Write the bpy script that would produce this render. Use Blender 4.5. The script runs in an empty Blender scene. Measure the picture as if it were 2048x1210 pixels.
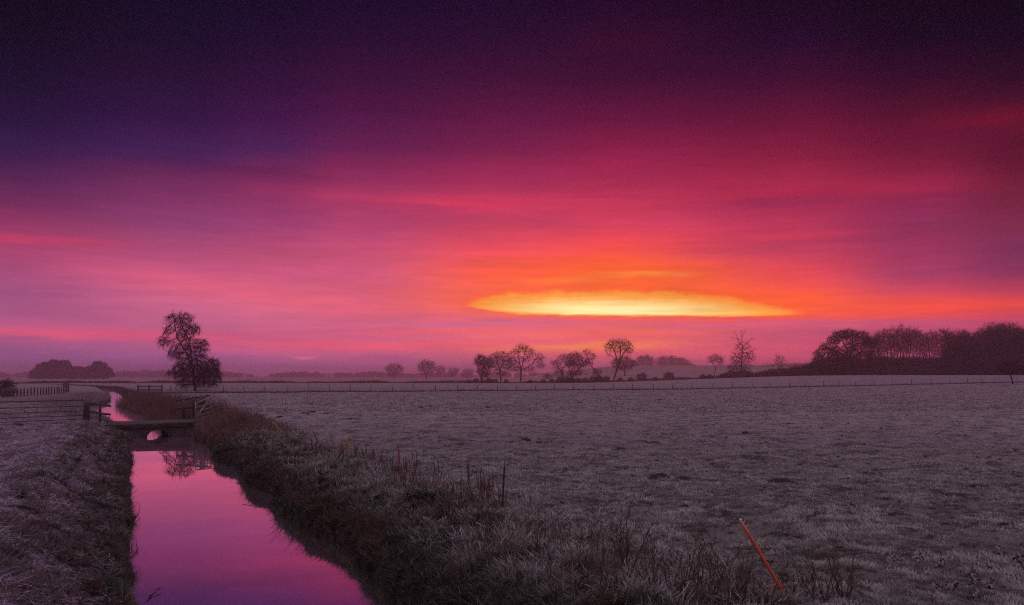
import bpy, math, random
import numpy as np

# ------------------------------------------------------------------ camera, world, exposure
scene = bpy.context.scene
col = scene.collection
H_CAM = 2.5          # eye height over the field (the photographer stands on a road bridge over the ditch)
FPX = 1774.0         # focal length in pixels of the 2048 px wide photograph (about 60 degrees across)
HOR = 752.0          # row of the horizon in the photograph
W_Z = -0.70          # water level

cam = bpy.data.cameras.new('camera')
cam.sensor_width = 36.0
cam.lens = 36.0 * FPX / 2048.0
cam.shift_y = (HOR - 605.0) / 2048.0
cam.clip_start = 0.1
cam.clip_end = 20000
co = bpy.data.objects.new('camera', cam)
co.location = (0, 0, H_CAM)
co.rotation_euler = (math.pi / 2, 0, 0)
col.objects.link(co)
scene.camera = co

scene.view_settings.view_transform = 'Standard'
scene.view_settings.look = 'None'
scene.view_settings.exposure = 0.0
scene.view_settings.gamma = 1.0
scene.cycles.max_bounces = 6
scene.cycles.diffuse_bounces = 3
scene.cycles.glossy_bounces = 3
scene.cycles.transparent_max_bounces = 8
scene.cycles.volume_bounces = 1
scene.cycles.use_denoising = False
scene.cycles.filter_width = 1.15

def s2l(c):
    out = []
    for v in c:
        v = v / 255.0
        out.append(v / 12.92 if v <= 0.04045 else ((v + 0.055) / 1.055) ** 2.4)
    return out

OVERHEAD = (0.53, 0.345, 0.50)    # the sky above and behind, out of the picture (linear)
BEHIND = (0.43, 0.29, 0.38)
SKY_GAIN = 1.0

def azel(u, v):
    """direction of a point of the dawn sky: azimuth from +Y towards +X, elevation (radians)"""
    t = (u - 1024.0) / FPX
    az = math.atan(t)
    return az, math.atan((HOR - v) / FPX * math.cos(az))

class NT:
    def __init__(s, tree):
        s.t = tree
    def n(s, typ, **kw):
        o = s.t.nodes.new(typ)
        for k, v in kw.items():
            setattr(o, k, v)
        return o
    def link(s, a, b):
        s.t.links.new(a, b)
    def put(s, sock, v):
        if hasattr(v, 'links'):
            s.t.links.new(v, sock)
        elif hasattr(v, '__len__') and len(v) == 3 and sock.type == 'RGBA':
            sock.default_value = (*v, 1)
        else:
            sock.default_value = v
    def m(s, op, a, b=None, c=None, clamp=False):
        o = s.n('ShaderNodeMath', operation=op, use_clamp=clamp)
        s.put(o.inputs[0], a)
        if b is not None: s.put(o.inputs[1], b)
        if c is not None: s.put(o.inputs[2], c)
        return o.outputs[0]
    def smooth(s, x, a, b):
        o = s.n('ShaderNodeMapRange', interpolation_type='SMOOTHSTEP', clamp=True)
        s.put(o.inputs[0], x); s.put(o.inputs[1], a); s.put(o.inputs[2], b)
        o.inputs[3].default_value = 0; o.inputs[4].default_value = 1
        return o.outputs[0]
    def mix(s, f, a, b, mode='MIX'):
        o = s.n('ShaderNodeMix', data_type='RGBA', blend_type=mode)
        s.put(o.inputs['Factor'], f)
        s.put(o.inputs[6], a); s.put(o.inputs[7], b)
        return o.outputs[2]
    def ramp(s, x, stops, interp='LINEAR'):
        o = s.n('ShaderNodeValToRGB')
        o.color_ramp.interpolation = interp
        el = o.color_ramp.elements
        while len(el) < len(stops): el.new(0.5)
        for e, (p, c) in zip(el, sorted(stops, key=lambda q: q[0])):
            e.position = p
            e.color = (*c, 1) if hasattr(c, '__len__') else (c, c, c, 1)
        s.put(o.inputs[0], x)
        return o.outputs[0]
    def noise(s, vec, scale, detail=3, rough=0.5, dim='3D'):
        o = s.n('ShaderNodeTexNoise', noise_dimensions=dim)
        s.put(o.inputs['Vector'], vec)
        o.inputs['Scale'].default_value = scale
        o.inputs['Detail'].default_value = detail
        o.inputs['Roughness'].default_value = rough
        return o.outputs[0]
    def xyz(s, x, y, z):
        o = s.n('ShaderNodeCombineXYZ')
        s.put(o.inputs[0], x); s.put(o.inputs[1], y); s.put(o.inputs[2], z)
        return o.outputs[0]

world = bpy.data.worlds.new('World')
scene.world = world
world.use_nodes = True
world.node_tree.nodes.clear()
world.cycles.sampling_method = 'MANUAL'
world.cycles.sample_map_resolution = 1024

def build_sky():
    g = NT(world.node_tree)
    tc = g.n('ShaderNodeTexCoord')
    nrm = g.n('ShaderNodeVectorMath', operation='NORMALIZE')
    g.link(tc.outputs['Generated'], nrm.inputs[0])
    sp = g.n('ShaderNodeSeparateXYZ')
    g.link(nrm.outputs[0], sp.inputs[0])
    x, y, z = sp.outputs
    az = g.m('ARCTAN2', x, y)
    el0 = g.m('ARCSINE', z)
    # drifting cloud layers: the elevation is disturbed by noise drawn out along the horizon
    nv = g.xyz(g.m('MULTIPLY', az, 3.0), g.m('MULTIPLY', el0, 26.0), 0.0)
    n1 = g.m('SUBTRACT', g.noise(nv, 1.3, 5, 0.55), 0.5)
    n2 = g.m('SUBTRACT', g.noise(nv, 6.0, 4, 0.6), 0.5)
    el = g.m('ADD', el0, g.m('ADD', g.m('MULTIPLY', n1, 0.020), g.m('MULTIPLY', n2, 0.006)))
    vs = [0, 80, 160, 240, 300, 350, 400, 450, 500, 550, 600, 640, 670, 700, 730, 752]
    cols = {
     0:   [(4,2,20),(10,5,30),(19,9,42),(32,16,58),(50,24,72),(80,33,78),(110,42,88),(150,55,98),(165,66,110),(165,76,120),(162,84,130),(175,86,130),(175,86,130),(152,86,136),(130,80,136),(118,74,130)],
     370: [(8,4,32),(18,7,38),(32,11,48),(46,17,64),(62,28,82),(102,38,90),(128,50,100),(142,62,112),(175,76,118),(200,86,124),(202,98,134),(195,97,136),(186,95,138),(168,92,144),(145,84,140),(130,78,136)],
     540: [(12,4,34),(24,7,42),(42,11,52),(60,18,68),(76,31,86),(116,38,86),(140,50,100),(155,62,112),(185,76,116),(205,88,126),(210,100,133),(205,101,136),(205,99,136),(192,97,144),(155,88,142),(140,82,138)],
     710: [(18,4,38),(34,7,46),(55,13,56),(78,20,68),(102,30,82),(140,42,88),(160,54,98),(178,66,110),(200,80,117),(205,88,124),(215,95,128),(212,98,132),(212,95,132),(205,95,136),(165,88,140),(145,82,138)],
     1024:[(22,4,38),(37,7,44),(62,13,52),(95,20,64),(120,30,75),(158,40,84),(180,52,90),(200,64,96),(240,78,90),(255,92,75),(255,105,75),(238,104,118),(236,104,120),(240,105,112),(190,92,130),(165,85,135)],
     1230:[(25,2,35),(45,7,42),(58,10,48),(100,18,60),(138,28,70),(160,38,77),(185,50,85),(215,64,92),(255,80,75),(255,100,48),(255,115,50),(242,95,105),(238,95,112),(240,98,105),(200,88,125),(175,82,130)],
     1570:[(18,2,25),(30,4,38),(60,9,46),(100,17,53),(130,25,60),(160,36,70),(165,42,80),(185,52,86),(195,60,92),(230,70,85),(255,85,60),(215,80,110),(205,85,120),(220,84,112),(190,78,118),(165,72,120)],
     1830:[(10,1,20),(18,2,27),(48,6,38),(88,14,44),(112,21,55),(138,30,65),(145,38,80),(140,45,88),(155,50,90),(165,58,98),(215,66,88),(190,70,105),(180,70,108),(185,70,105),(165,65,105),(150,62,105)],
     2048:[(6,1,20),(16,2,26),(45,7,34),(88,14,42),(92,16,44),(98,22,48),(112,32,60),(124,42,72),(120,45,85),(138,50,90),(200,62,85),(175,62,95),(165,62,95),(165,60,95),(150,58,98),(140,56,98)],
    }
    EMAX = 0.42
    en = g.m('DIVIDE', el, EMAX, clamp=True)
    c = None
    pu = None
    for u, cl in cols.items():
        stops = [(max(0.0, azel(u, v)[1] / EMAX), s2l(k)) for v, k in zip(vs, cl)]
        r = g.ramp(en, stops, 'B_SPLINE' if False else 'LINEAR')
        if c is None:
            c = r
        else:
            c = g.mix(g.smooth(az, azel(pu, 700)[0], azel(u, 700)[0]), c, r)
        pu = u
    # single bands and veils of lit cloud
    bands = [  # centre column and row, half length, half thickness, slope, colour, weight
     (960,403,290,17,.02,(225,60,88),.5), (60,480,170,9,0,(205,62,98),.7), (520,588,290,22,.12,(230,97,124),.65),
     (200,668,430,13,.03,(235,86,116),.72), (800,692,330,9,-.01,(255,92,110),.7), (960,658,210,7,-.06,(255,100,105),.6),
     (1250,660,220,13,0,(255,112,72),.75), (1175,692,170,8,-.03,(255,140,75),.85), (1990,235,140,18,.03,(118,15,40),.6),
     (1850,616,330,20,.01,(255,80,58),.8), (1650,385,250,20,.02,(190,42,72),.5), (1580,408,150,10,.02,(140,40,85),.5),
     (1450,502,170,14,.03,(175,58,98),.4), (1600,470,120,8,.02,(215,60,80),.4), (608,710,24,3,.05,(250,125,132),.8),
     (1500,652,380,9,0,(208,96,138),.7), (1250,83,80,12,0,(60,8,40),.5), (250,308,380,12,.05,(50,24,74),.35),
     (1200,548,270,36,0,(255,98,40),.75), (1230,606,430,36,.0,(255,104,44),.62), (1500,605,200,28,.07,(255,98,35),.75), (1290,550,90,5,.03,(255,160,70),.5),
     (1150,560,120,7,-.02,(255,135,60),.5), (980,648,240,7,.0,(205,102,142),.75),
    ]
    elw = g.m('ADD', el, g.m('MULTIPLY', n2, 0.006))
    for u, v, L, T, sl, k, w in bands:
        a0, e0 = azel(u, v)
        ca = math.cos(a0)
        da = g.m('SUBTRACT', az, a0)
        de = g.m('MULTIPLY_ADD', da, sl / ca, g.m('SUBTRACT', elw, e0))
        p = g.m('DIVIDE', da, L / FPX * ca * ca)
        q = g.m('DIVIDE', de, T / FPX * ca)
        r2 = g.m('ADD', g.m('MULTIPLY', p, p), g.m('MULTIPLY', q, q))
        f = g.m('MULTIPLY', g.m('POWER', 2.71828, g.m('MULTIPLY', r2, -1.0)), w)
        c = g.mix(f, c, s2l(k))
    # the clear slot over the sunrise, between two cloud layers
    A0, A1 = azel(900, 600)[0], azel(1760, 600)[0]
    an = g.m('DIVIDE', g.m('SUBTRACT', az, A0), A1 - A0, clamp=True)
    def edge(pts):
        st = []
        for u, v in pts:
            a, e = azel(u, v)
            st.append(((a - A0) / (A1 - A0), e / 0.12))
        return g.m('MULTIPLY', g.ramp(an, st), 0.12)
    top = edge([(900,609),(925,600),(960,590),(1030,583),(1120,579),(1230,577),(1330,580),(1420,587),(1500,598),(1580,611),(1640,624),(1700,636),(1760,640)])
    bot = edge([(900,611),(925,617),(960,622),(1030,630),(1120,634),(1230,635),(1330,635),(1420,635),(1500,635),(1580,635),(1640,635),(1700,637),(1760,641)])
    els = g.m('ADD', el0, g.m('MULTIPLY', n2, 0.0065))
    n3 = g.m('SUBTRACT', g.noise(g.xyz(g.m('MULTIPLY', az, 26.0), g.m('MULTIPLY', el0, 40.0), 3.0), 2.0, 5, 0.6), 0.5)
    up = g.smooth(g.m('SUBTRACT', top, g.m('ADD', el0, g.m('MULTIPLY', n3, 0.012))), -0.0100, 0.0230)
    lo = g.smooth(g.m('SUBTRACT', els, bot), -0.0012, 0.0050)
    fade = g.m('MULTIPLY', g.smooth(az, azel(845, 600)[0], azel(1020, 600)[0]), g.smooth(az, azel(1770, 600)[0], azel(1450, 600)[0]))
    streak = g.noise(g.xyz(g.m('MULTIPLY', az, 6.0), g.m('MULTIPLY', el0, 95.0), 8.0), 2.0, 3, 0.5)
    slot = g.m('MULTIPLY', g.m('MULTIPLY', up, lo), fade)
    slot = g.m('MULTIPLY', slot, g.m('SUBTRACT', 1.0, g.m('MULTIPLY', g.smooth(streak, .40, .72), .16)))
    inside = g.m('MULTIPLY', g.smooth(g.m('SUBTRACT', els, bot), 0.030, 0.004),
                 g.m('MULTIPLY', g.smooth(az, azel(960, 600)[0], azel(1180, 600)[0]), g.smooth(az, azel(1560, 600)[0], azel(1230, 600)[0])))
    core = g.mix(inside, s2l((255, 178, 76)), [v * 1.12 for v in s2l((255, 243, 172))])
    streak = g.noise(g.xyz(g.m('MULTIPLY', az, 6.0), g.m('MULTIPLY', el0, 95.0), 8.0), 2.0, 3, 0.5)
    core = g.mix(g.m('MULTIPLY', g.smooth(streak, .42, .70), .38), core, s2l((255, 205, 100)))
    sc = g.mix(g.smooth(slot, .10, .42), s2l((255, 92, 40)), s2l((255, 150, 55)))
    sc = g.mix(g.smooth(slot, .34, 1.0), sc, core)
    c = g.mix(g.smooth(slot, 0.01, .44), c, sc)
    # soft unevenness of the cloud deck
    br = g.m('MULTIPLY_ADD', n1, 0.55, 1.0)
    br = g.m('MULTIPLY', br, g.m('MULTIPLY_ADD', n2, 0.22, 1.0))
    br = g.m('MULTIPLY', br, g.m('MULTIPLY_ADD', g.m('POWER', 2.71828, g.m('MULTIPLY', g.m('MAXIMUM', el0, 0.0), -14.0)), 0.34, 1.0))   # the low sky is brightest
    c = g.mix(1.0, c, g.xyz(br, br, br), 'MULTIPLY')
    n4 = g.m('SUBTRACT', g.noise(g.xyz(g.m('MULTIPLY_ADD', el0, 9.0, g.m('MULTIPLY', az, 7.0)), g.m('MULTIPLY', el0, 75.0), 5.0), 2.2, 6, 0.62), 0.5)
    rip = g.m('MULTIPLY_ADD', n4, 0.42, 1.0)
    c = g.mix(1.0, c, g.xyz(rip, g.m('MULTIPLY_ADD', n4, 0.30, 1.0), g.m('MULTIPLY_ADD', n4, 0.22, 1.0)), 'MULTIPLY')
    # above and behind
    c = g.mix(g.smooth(el0, 0.42, 0.85), c, OVERHEAD)
    c = g.mix(g.smooth(y, 0.70, 0.05), c, BEHIND)
    bg = g.n('ShaderNodeBackground')
    g.link(c, bg.inputs[0])
    bg.inputs[1].default_value = SKY_GAIN
    out = g.n('ShaderNodeOutputWorld')
    g.link(bg.outputs[0], out.inputs[0])
build_sky()

# ------------------------------------------------------------------ helpers
rng = np.random.default_rng(11)
random.seed(5)

def P(u, v, d):
    """photo column, row and distance -> world point"""
    return np.array(((u - 1024.0) / FPX * d, d, H_CAM - (v - HOR) / FPX * d))

_perm = np.random.default_rng(3).permutation(512)
_val = np.random.default_rng(4).random(512)
def vnoise(x, y):
    xi = np.floor(x).astype(int); yi = np.floor(y).astype(int)
    fx = x - xi; fy = y - yi
    fx = fx * fx * (3 - 2 * fx); fy = fy * fy * (3 - 2 * fy)
    def h(a, b):
        return _val[(_perm[(_perm[a % 512] + b) % 512])]
    a = h(xi, yi); b = h(xi + 1, yi); c = h(xi, yi + 1); d = h(xi + 1, yi + 1)
    return (a * (1 - fx) + b * fx) * (1 - fy) + (c * (1 - fx) + d * fx) * fy
def fbm(x, y, n=3):
    s = 0; a = 0.5; t = 0
    for i in range(n):
        s = s + a * vnoise(x + 17.3 * i, y + 9.1 * i); t += a
        x = x * 2.03; y = y * 2.03; a *= 0.5
    return s / t
def sst(x, a, b):
    t = np.clip((x - a) / (b - a), 0, 1)
    return t * t * (3 - 2 * t)

def mesh_np(name, verts, faces, mat, parent=None, tint=None, smooth=False):
    """faces: int array (n,3) or (n,4), or a list of such arrays"""
    if not isinstance(faces, list): faces = [faces]
    faces = [f for f in faces if len(f)]
    me = bpy.data.meshes.new(name)
    verts = np.asarray(verts, dtype=np.float32)
    me.vertices.add(len(verts))
    me.vertices.foreach_set('co', verts.ravel())
    lv = np.concatenate([f.ravel() for f in faces]).astype(np.int32)
    tot = np.concatenate([np.full(len(f), f.shape[1]) for f in faces]).astype(np.int32)
    st = np.concatenate([[0], np.cumsum(tot)[:-1]]).astype(np.int32)
    me.loops.add(len(lv)); me.loops.foreach_set('vertex_index', lv)
    me.polygons.add(len(tot)); me.polygons.foreach_set('loop_start', st); me.polygons.foreach_set('loop_total', tot)
    if smooth: me.polygons.foreach_set('use_smooth', np.ones(len(tot), dtype=bool))
    me.update(calc_edges=True)
    if tint is not None:
        a = me.attributes.new('tint', 'FLOAT_COLOR', 'POINT')
        t4 = np.ones((len(verts), 4), dtype=np.float32); t4[:, :3] = tint
        a.data.foreach_set('color', t4.ravel())
    me.materials.append(mat)
    o = bpy.data.objects.new(name, me)
    col.objects.link(o)
    if parent: o.parent = parent
    return o

def tag(o, label=None, cat=None, group=None, kind=None):
    if label: o['label'] = label
    if cat: o['category'] = cat
    if group: o['group'] = group
    if kind: o['kind'] = kind
    return o
def empty(name, loc, rz=0.0):
    o = bpy.data.objects.new(name, None)
    o.location = loc; o.rotation_euler = (0, 0, rz)
    o.empty_display_size = 0.3
    col.objects.link(o)
    return o
def copy_tree(o, parent=None):
    c = o.copy(); col.objects.link(c); c.parent = parent
    for ch in list(o.children): copy_tree(ch, c)
    return c

class MB:
    """collects prisms, beams and boxes into one mesh"""
    def __init__(s): s.v = []; s.f = []; s.n = 0
    def add(s, v, f):
        v = np.asarray(v, float)
        s.v.append(v); s.f.append(np.asarray(f) + s.n); s.n += len(v)
    def segs(s, p0, p1, r0, r1, k=4):
        p0 = np.atleast_2d(np.asarray(p0, float)); p1 = np.atleast_2d(np.asarray(p1, float))
        n = len(p0)
        if n == 0: return
        r0 = np.broadcast_to(r0, (n,)); r1 = np.broadcast_to(r1, (n,))
        d = p1 - p0; d = d / np.maximum(np.linalg.norm(d, axis=1, keepdims=True), 1e-6)
        ref = np.where(np.abs(d[:, 2:3]) > .9, np.array([[1., 0, 0]]), np.array([[0., 0, 1]]))
        a = np.cross(d, ref); a /= np.linalg.norm(a, axis=1, keepdims=True)
        b = np.cross(d, a)
        ang = np.arange(k) * 2 * math.pi / k + math.pi / k
        ring = a[:, None, :] * np.cos(ang)[None, :, None] + b[:, None, :] * np.sin(ang)[None, :, None]
        v = np.concatenate([p0[:, None, :] + ring * r0[:, None, None], p1[:, None, :] + ring * r1[:, None, None]], axis=1)
        i = np.arange(k); j = (i + 1) % k
        q = np.stack([i, j, j + k, i + k], axis=1)
        f = (q[None] + (np.arange(n) * 2 * k)[:, None, None]).reshape(-1, 4)
        s.add(v.reshape(-1, 3), f)
    def tube(s, pts, r, k=8, cap=True):
        pts = np.asarray(pts, float); r = np.broadcast_to(r, (len(pts),))
        d = np.gradient(pts, axis=0); d /= np.linalg.norm(d, axis=1, keepdims=True)
        ref = np.array([1., 0, 0]) if abs(d[0][2]) > .8 else np.array([0., 0, 1])
        a = np.cross(d, ref); a /= np.linalg.norm(a, axis=1, keepdims=True); b = np.cross(d, a)
        ang = np.arange(k) * 2 * math.pi / k + math.pi / k
        ring = a[:, None] * np.cos(ang)[None, :, None] + b[:, None] * np.sin(ang)[None, :, None]
        v = (pts[:, None] + ring * r[:, None, None]).reshape(-1, 3)
        i = np.arange(k); j = (i + 1) % k
        q = np.stack([i, j, j + k, i + k], 1)
        f = np.concatenate([q + k * m for m in range(len(pts) - 1)])
        if cap:
            v = np.concatenate([v, pts[:1], pts[-1:]]); c0 = len(pts) * k
            f0 = np.stack([j, i, np.full(k, c0), np.full(k, c0)], 1)
            f1 = np.stack([i + k * (len(pts) - 1), j + k * (len(pts) - 1), np.full(k, c0 + 1), np.full(k, c0 + 1)], 1)
            s.add(v, f)
            s.tri = getattr(s, 'tri', [])
            base = s.n - len(v)
            s.tri.append(f0[:, :3] + base); s.tri.append(f1[:, :3] + base)
        else:
            s.add(v, f)
    def beam(s, p0, p1, w, h, jit=0.0):
        """squared timber from p0 to p1, w across, h deep, with chamfered corners"""
        p0 = np.asarray(p0, float); p1 = np.asarray(p1, float)
        d = p1 - p0; d /= np.linalg.norm(d)
        ref = np.array([0, 1., 0]) if abs(d[2]) > .8 else np.array([0, 0, 1.])
        a = np.cross(d, ref); a /= np.linalg.norm(a); b = np.cross(a, d)
        c = min(w, h) * .14
        pr = [(-w/2+c, -h/2), (w/2-c, -h/2), (w/2, -h/2+c), (w/2, h/2-c), (w/2-c, h/2), (-w/2+c, h/2), (-w/2, h/2-c), (-w/2, -h/2+c)]
        k = 8
        rows = []
        for t in (0.0, .33, .66, 1.0):
            o = p0 + (p1 - p0) * t + (rng.normal(0, jit, 3) if jit and 0 < t < 1 else 0)
            for (x, y) in pr: rows.append(o + a * x + b * y)
        i = np.arange(k); j = (i + 1) % k
        q = np.stack([i, j, j + k, i + k], 1)
        f = np.concatenate([q + k * m for m in range(3)])
        s.add(rows, f)
        base = s.n - len(rows)
        s.tri = getattr(s, 'tri', [])
        for m in (0, 3 * k):
            s.tri.append(np.array([[0, t, t + 1] for t in range(1, k - 1)]) + base + m)
    def build(s, name, mat, parent=None, tint=None, smooth=False):
        fl = [np.concatenate(s.f)] + ([np.concatenate(s.tri)] if getattr(s, 'tri', None) else [])
        return mesh_np(name, np.concatenate(s.v), fl, mat, parent, tint, smooth)

# ------------------------------------------------------------------ materials
def new_mat(name):
    m = bpy.data.materials.new(name)
    m.use_nodes = True
    nt = m.node_tree
    g = NT(nt)
    b = nt.nodes['Principled BSDF']
    return m, g, b
def solid(name, c1, c2, scale=6.0, rough=0.8, stretch=(1, 1, 1), bump=0.3, frost=0.0, spec=0.3):
    """two-tone weathered surface; frost is real rime lying on upward faces"""
    m, g, b = new_mat(name)
    tc = g.n('ShaderNodeTexCoord')
    mp = g.n('ShaderNodeMapping'); mp.inputs['Scale'].default_value = stretch
    g.link(tc.outputs['Object'], mp.inputs[0])
    n = g.noise(mp.outputs[0], scale, 5, .6)
    c = g.mix(g.smooth(n, .35, .65), c1, c2)
    if frost:
        ge = g.n('ShaderNodeNewGeometry'); sx = g.n('ShaderNodeSeparateXYZ'); g.link(ge.outputs['Normal'], sx.inputs[0])
        n2 = g.noise(tc.outputs['Object'], 30.0, 4, .6)
        f = g.m('MULTIPLY', g.smooth(g.m('ADD', sx.outputs[2], g.m('MULTIPLY', g.m('SUBTRACT', n2, .5), 1.2)), .1, .9), frost)
        c = g.mix(f, c, (.62, .62, .66))
    g.link(c, b.inputs['Base Color'])
    b.inputs['Roughness'].default_value = rough
    b.inputs['Specular IOR Level'].default_value = spec
    if bump:
        bp = g.n('ShaderNodeBump'); bp.inputs['Strength'].default_value = bump; bp.inputs['Distance'].default_value = .02
        g.link(n, bp.inputs['Height']); g.link(bp.outputs[0], b.inputs['Normal'])
    return m
def tint_mat(name, rough=.8, trans=.25, spec=.2):
    """blades and straw: colour of each blade from its tint"""
    m, g, b = new_mat(name)
    at = g.n('ShaderNodeAttribute', attribute_name='tint')
    g.link(at.outputs['Color'], b.inputs['Base Color'])
    b.inputs['Roughness'].default_value = rough
    b.inputs['Specular IOR Level'].default_value = spec
    tr = g.n('ShaderNodeBsdfTranslucent'); g.link(at.outputs['Color'], tr.inputs[0])
    mx = g.n('ShaderNodeMixShader'); mx.inputs[0].default_value = trans
    out = m.node_tree.nodes['Material Output']
    g.link(b.outputs[0], mx.inputs[1]); g.link(tr.outputs[0], mx.inputs[2]); g.link(mx.outputs[0], out.inputs[0])
    return m
M_blade = tint_mat('frosted_blades')
M_straw = tint_mat('dry_straw', trans=.1)
M_bark = solid('winter_bark', (.016, .011, .010), (.032, .024, .021), 2.5, .95)
M_twig = solid('winter_twigs', (.018, .010, .010), (.032, .018, .016), 1.0, .95, bump=0)
M_deadbark = solid('bare_dead_wood', (.028, .020, .018), (.06, .045, .04), 2.0, .95)
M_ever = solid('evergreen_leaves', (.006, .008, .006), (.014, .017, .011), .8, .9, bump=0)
M_timber = solid('wet_dark_timber', (.022, .018, .014), (.055, .043, .033), 4, .85, (1, 1, .15), .4, frost=.18)
M_post = solid('fence_timber', (.04, .03, .026), (.08, .06, .05), 5, .9, (1, 1, .2), .3, frost=.15)
M_wire = solid('rusty_wire', (.05, .035, .03), (.09, .07, .06), 9, .6, bump=0)
M_galv = solid('galvanised_steel', (.07, .07, .075), (.15, .15, .155), 8, .5, bump=.1, frost=.35, spec=.5)
M_iron = solid('dark_painted_steel', (.03, .03, .035), (.07, .065, .07), 6, .6, bump=.1, frost=.12)
M_stem = solid('dead_stems', (.045, .026, .025), (.16, .10, .095), 8, .9, bump=0)
M_seed = solid('dead_seed_heads', (.065, .036, .033), (.15, .085, .078), 30, .95, bump=.3)
M_leaf = solid('withered_leaves', (.05, .06, .04), (.11, .10, .085), 12, .9, bump=.2, frost=.3)
M_soil = solid('molehill_soil', (.012, .010, .009), (.045, .036, .032), 14, .95, bump=.6)

def brick_mat():
    m, g, b = new_mat('damp_brickwork')
    tc = g.n('ShaderNodeTexCoord')
    mp = g.n('ShaderNodeMapping'); mp.inputs['Rotation'].default_value = (math.pi / 2, 0, 0)
    g.link(tc.outputs['Object'], mp.inputs[0])
    br = g.n('ShaderNodeTexBrick')
    g.link(mp.outputs[0], br.inputs['Vector'])
    br.inputs['Color1'].default_value = (.055, .028, .022, 1); br.inputs['Color2'].default_value = (.035, .022, .02, 1)
    br.inputs['Mortar'].default_value = (.05, .046, .042, 1)
    br.inputs['Scale'].default_value = 1.0
    br.inputs['Brick Width'].default_value = .23; br.inputs['Row Height'].default_value = .075
    br.inputs['Mortar Size'].default_value = .008
    n = g.noise(tc.outputs['Object'], 2.2, 5, .65)
    c = g.mix(g.smooth(n, .42, .7), br.outputs[0], (.022, .024, .018))
    g.link(c, b.inputs['Base Color'])
    b.inputs['Roughness'].default_value = .85
    bp = g.n('ShaderNodeBump'); bp.inputs['Strength'].default_value = .5; bp.inputs['Distance'].default_value = .01
    g.link(br.outputs[1], bp.inputs['Height']); bp.invert = True; g.link(bp.outputs[0], b.inputs['Normal'])
    return m
M_brick = brick_mat()
M_kerb = solid('mossy_concrete', (.018, .015, .014), (.04, .034, .033), 5, .9, bump=.4, frost=.06)

def stake_mat(name, c):
    return solid(name, c, tuple(x * .75 for x in c), 10, .5, bump=.05, frost=.35, spec=.4)
M_orange = stake_mat('orange_plastic', (.62, .085, .03))
M_red = stake_mat('red_plastic', (.30, .045, .038))
M_yellow = stake_mat('yellow_plastic', (.34, .20, .035))
M_blue = stake_mat('blue_plastic', (.05, .09, .55))
M_black = solid('black_plastic', (.012, .014, .02), (.02, .02, .026), 10, .5, bump=.05, frost=.05)
M_brownst = stake_mat('brown_stake', (.12, .05, .035))
M_rime = solid('rime', (.6, .6, .64), (.7, .7, .74), 40, .8, bump=.3)

# ------------------------------------------------------------------ the land
DY = np.array([-80, 12.4, 46, 64.5, 90, 104, 118, 149, 218, 270, 340, 460, 5000.])
DL = np.array([34.6, -5.26, -19.74, -29.6, -43.6, -47.6, -53.3, -67.4, -101.5, -139, -200, -330, -6000.])
DR = np.array([39.0, -1.60, -16.5, -25.2, -39.2, -45.4, -51.6, -65.5, -98.8, -136.5, -198, -328.5, -5998.])
def edges(y):
    w = (fbm(y * .55, y * 0 + 3.3, 3) - .5) * 1.0 * sst(y, 4, 14)
    w2 = (fbm(y * .9, y * 0 + 8.3, 3) - .5) * .35
    return np.interp(y, DY, DL) + w2, np.interp(y, DY, DR) + w
RUTS = [((-17.6, 26.0), (-23.6, 46.5)), ((-19.4, 26.5), (-25.2, 46.8))]
def rut_depth(x, y):
    r = 0
    for (ax, ay), (bx, by) in RUTS:
        t = np.clip((y - ay) / (by - ay), 0, 1)
        dx = np.abs(x - (ax + (bx - ax) * t + .12 * np.sin(y * .7)))
        ok = sst(y, ay - 2, ay) * (1 - sst(y, by, by + 3))
        r = r + ok * (-.16 * np.exp(-(dx / .22) ** 2) + .07 * np.exp(-((dx - .5) / .2) ** 2))
    return r
def land(x, y):
    x = np.asarray(x, float); y = np.asarray(y, float)
    d = np.hypot(x, y)
    xl, xr = edges(y)
    sL = xl - x; sR = x - xr
    z = 2.8 * np.clip((y - 100) / 200, 0, 1) * sst(x, 10, 120)
    z = z + 5.2 * sst(y, 350, 560) * sst(x, 5, 95)
    z = z + 5.0 * sst(y, 640, 900) * sst(x, 20, 120) * (1 - sst(x, 230, 330))
    near = 1 - sst(d, 70, 200)
    z = z + (fbm(x * .12, y * .12, 2) - .5) * .22 * (1 - sst(d, 120, 300)) * sst(sR, .5, 6)
    z = z + (fbm(x * 2.6 + 5, y * 2.2, 3) - .5) * .17 * near + (fbm(x * .5 + 15, y * .5, 2) - .5) * .14 * near
    z = z + rut_depth(x, y)
    # right bank: undercut lip, lumpy slope; left bank: rounded shoulder
    t = np.clip(sR / 2.5, 0, 1)
    zr = W_Z - .12 + .44 * sst(sR, 0, .22) + (-.32 - W_Z) * (1 - (1 - t) ** 1.7) + ((fbm(x * .85, y * .85 + 40, 2) - .48) * .50 + (fbm(x * 2.3 + 9, y * 2.3, 2) - .5) * .30) * np.sin(np.pi * np.clip(sR / 2.9, 0, 1)) * near
    z = np.where((sR > 0) & (sR < 2.5), zr + z * t, z)
    t = np.clip(sL / 2.3, 0, 1)
    crest = .42 * np.exp(-((sL - 2.2) / 1.2) ** 2) * (1 - sst(d, 44, 52))
    zl = W_Z - .12 + .30 * sst(sL, 0, .2) + (-.18 - W_Z) * (1 - (1 - t) ** 1.9) + (fbm(x * 1.3, y * 1.3 + 80, 3) - .5) * .16 * np.sin(np.pi * t) * near
    z = np.where((sL > 0) & (sL < 2.3), zl + z * t, z) + np.where(sL > 0, crest * sst(sL, .4, 2), 0)
    mid = np.minimum(-sL, -sR)
    z = np.where((sL <= 0) & (sR <= 0), W_Z - .12 - np.clip(mid, 0, .6), z)
    return z
def land1(x, y): return float(land(np.array([x]), np.array([y]))[0])

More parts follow.
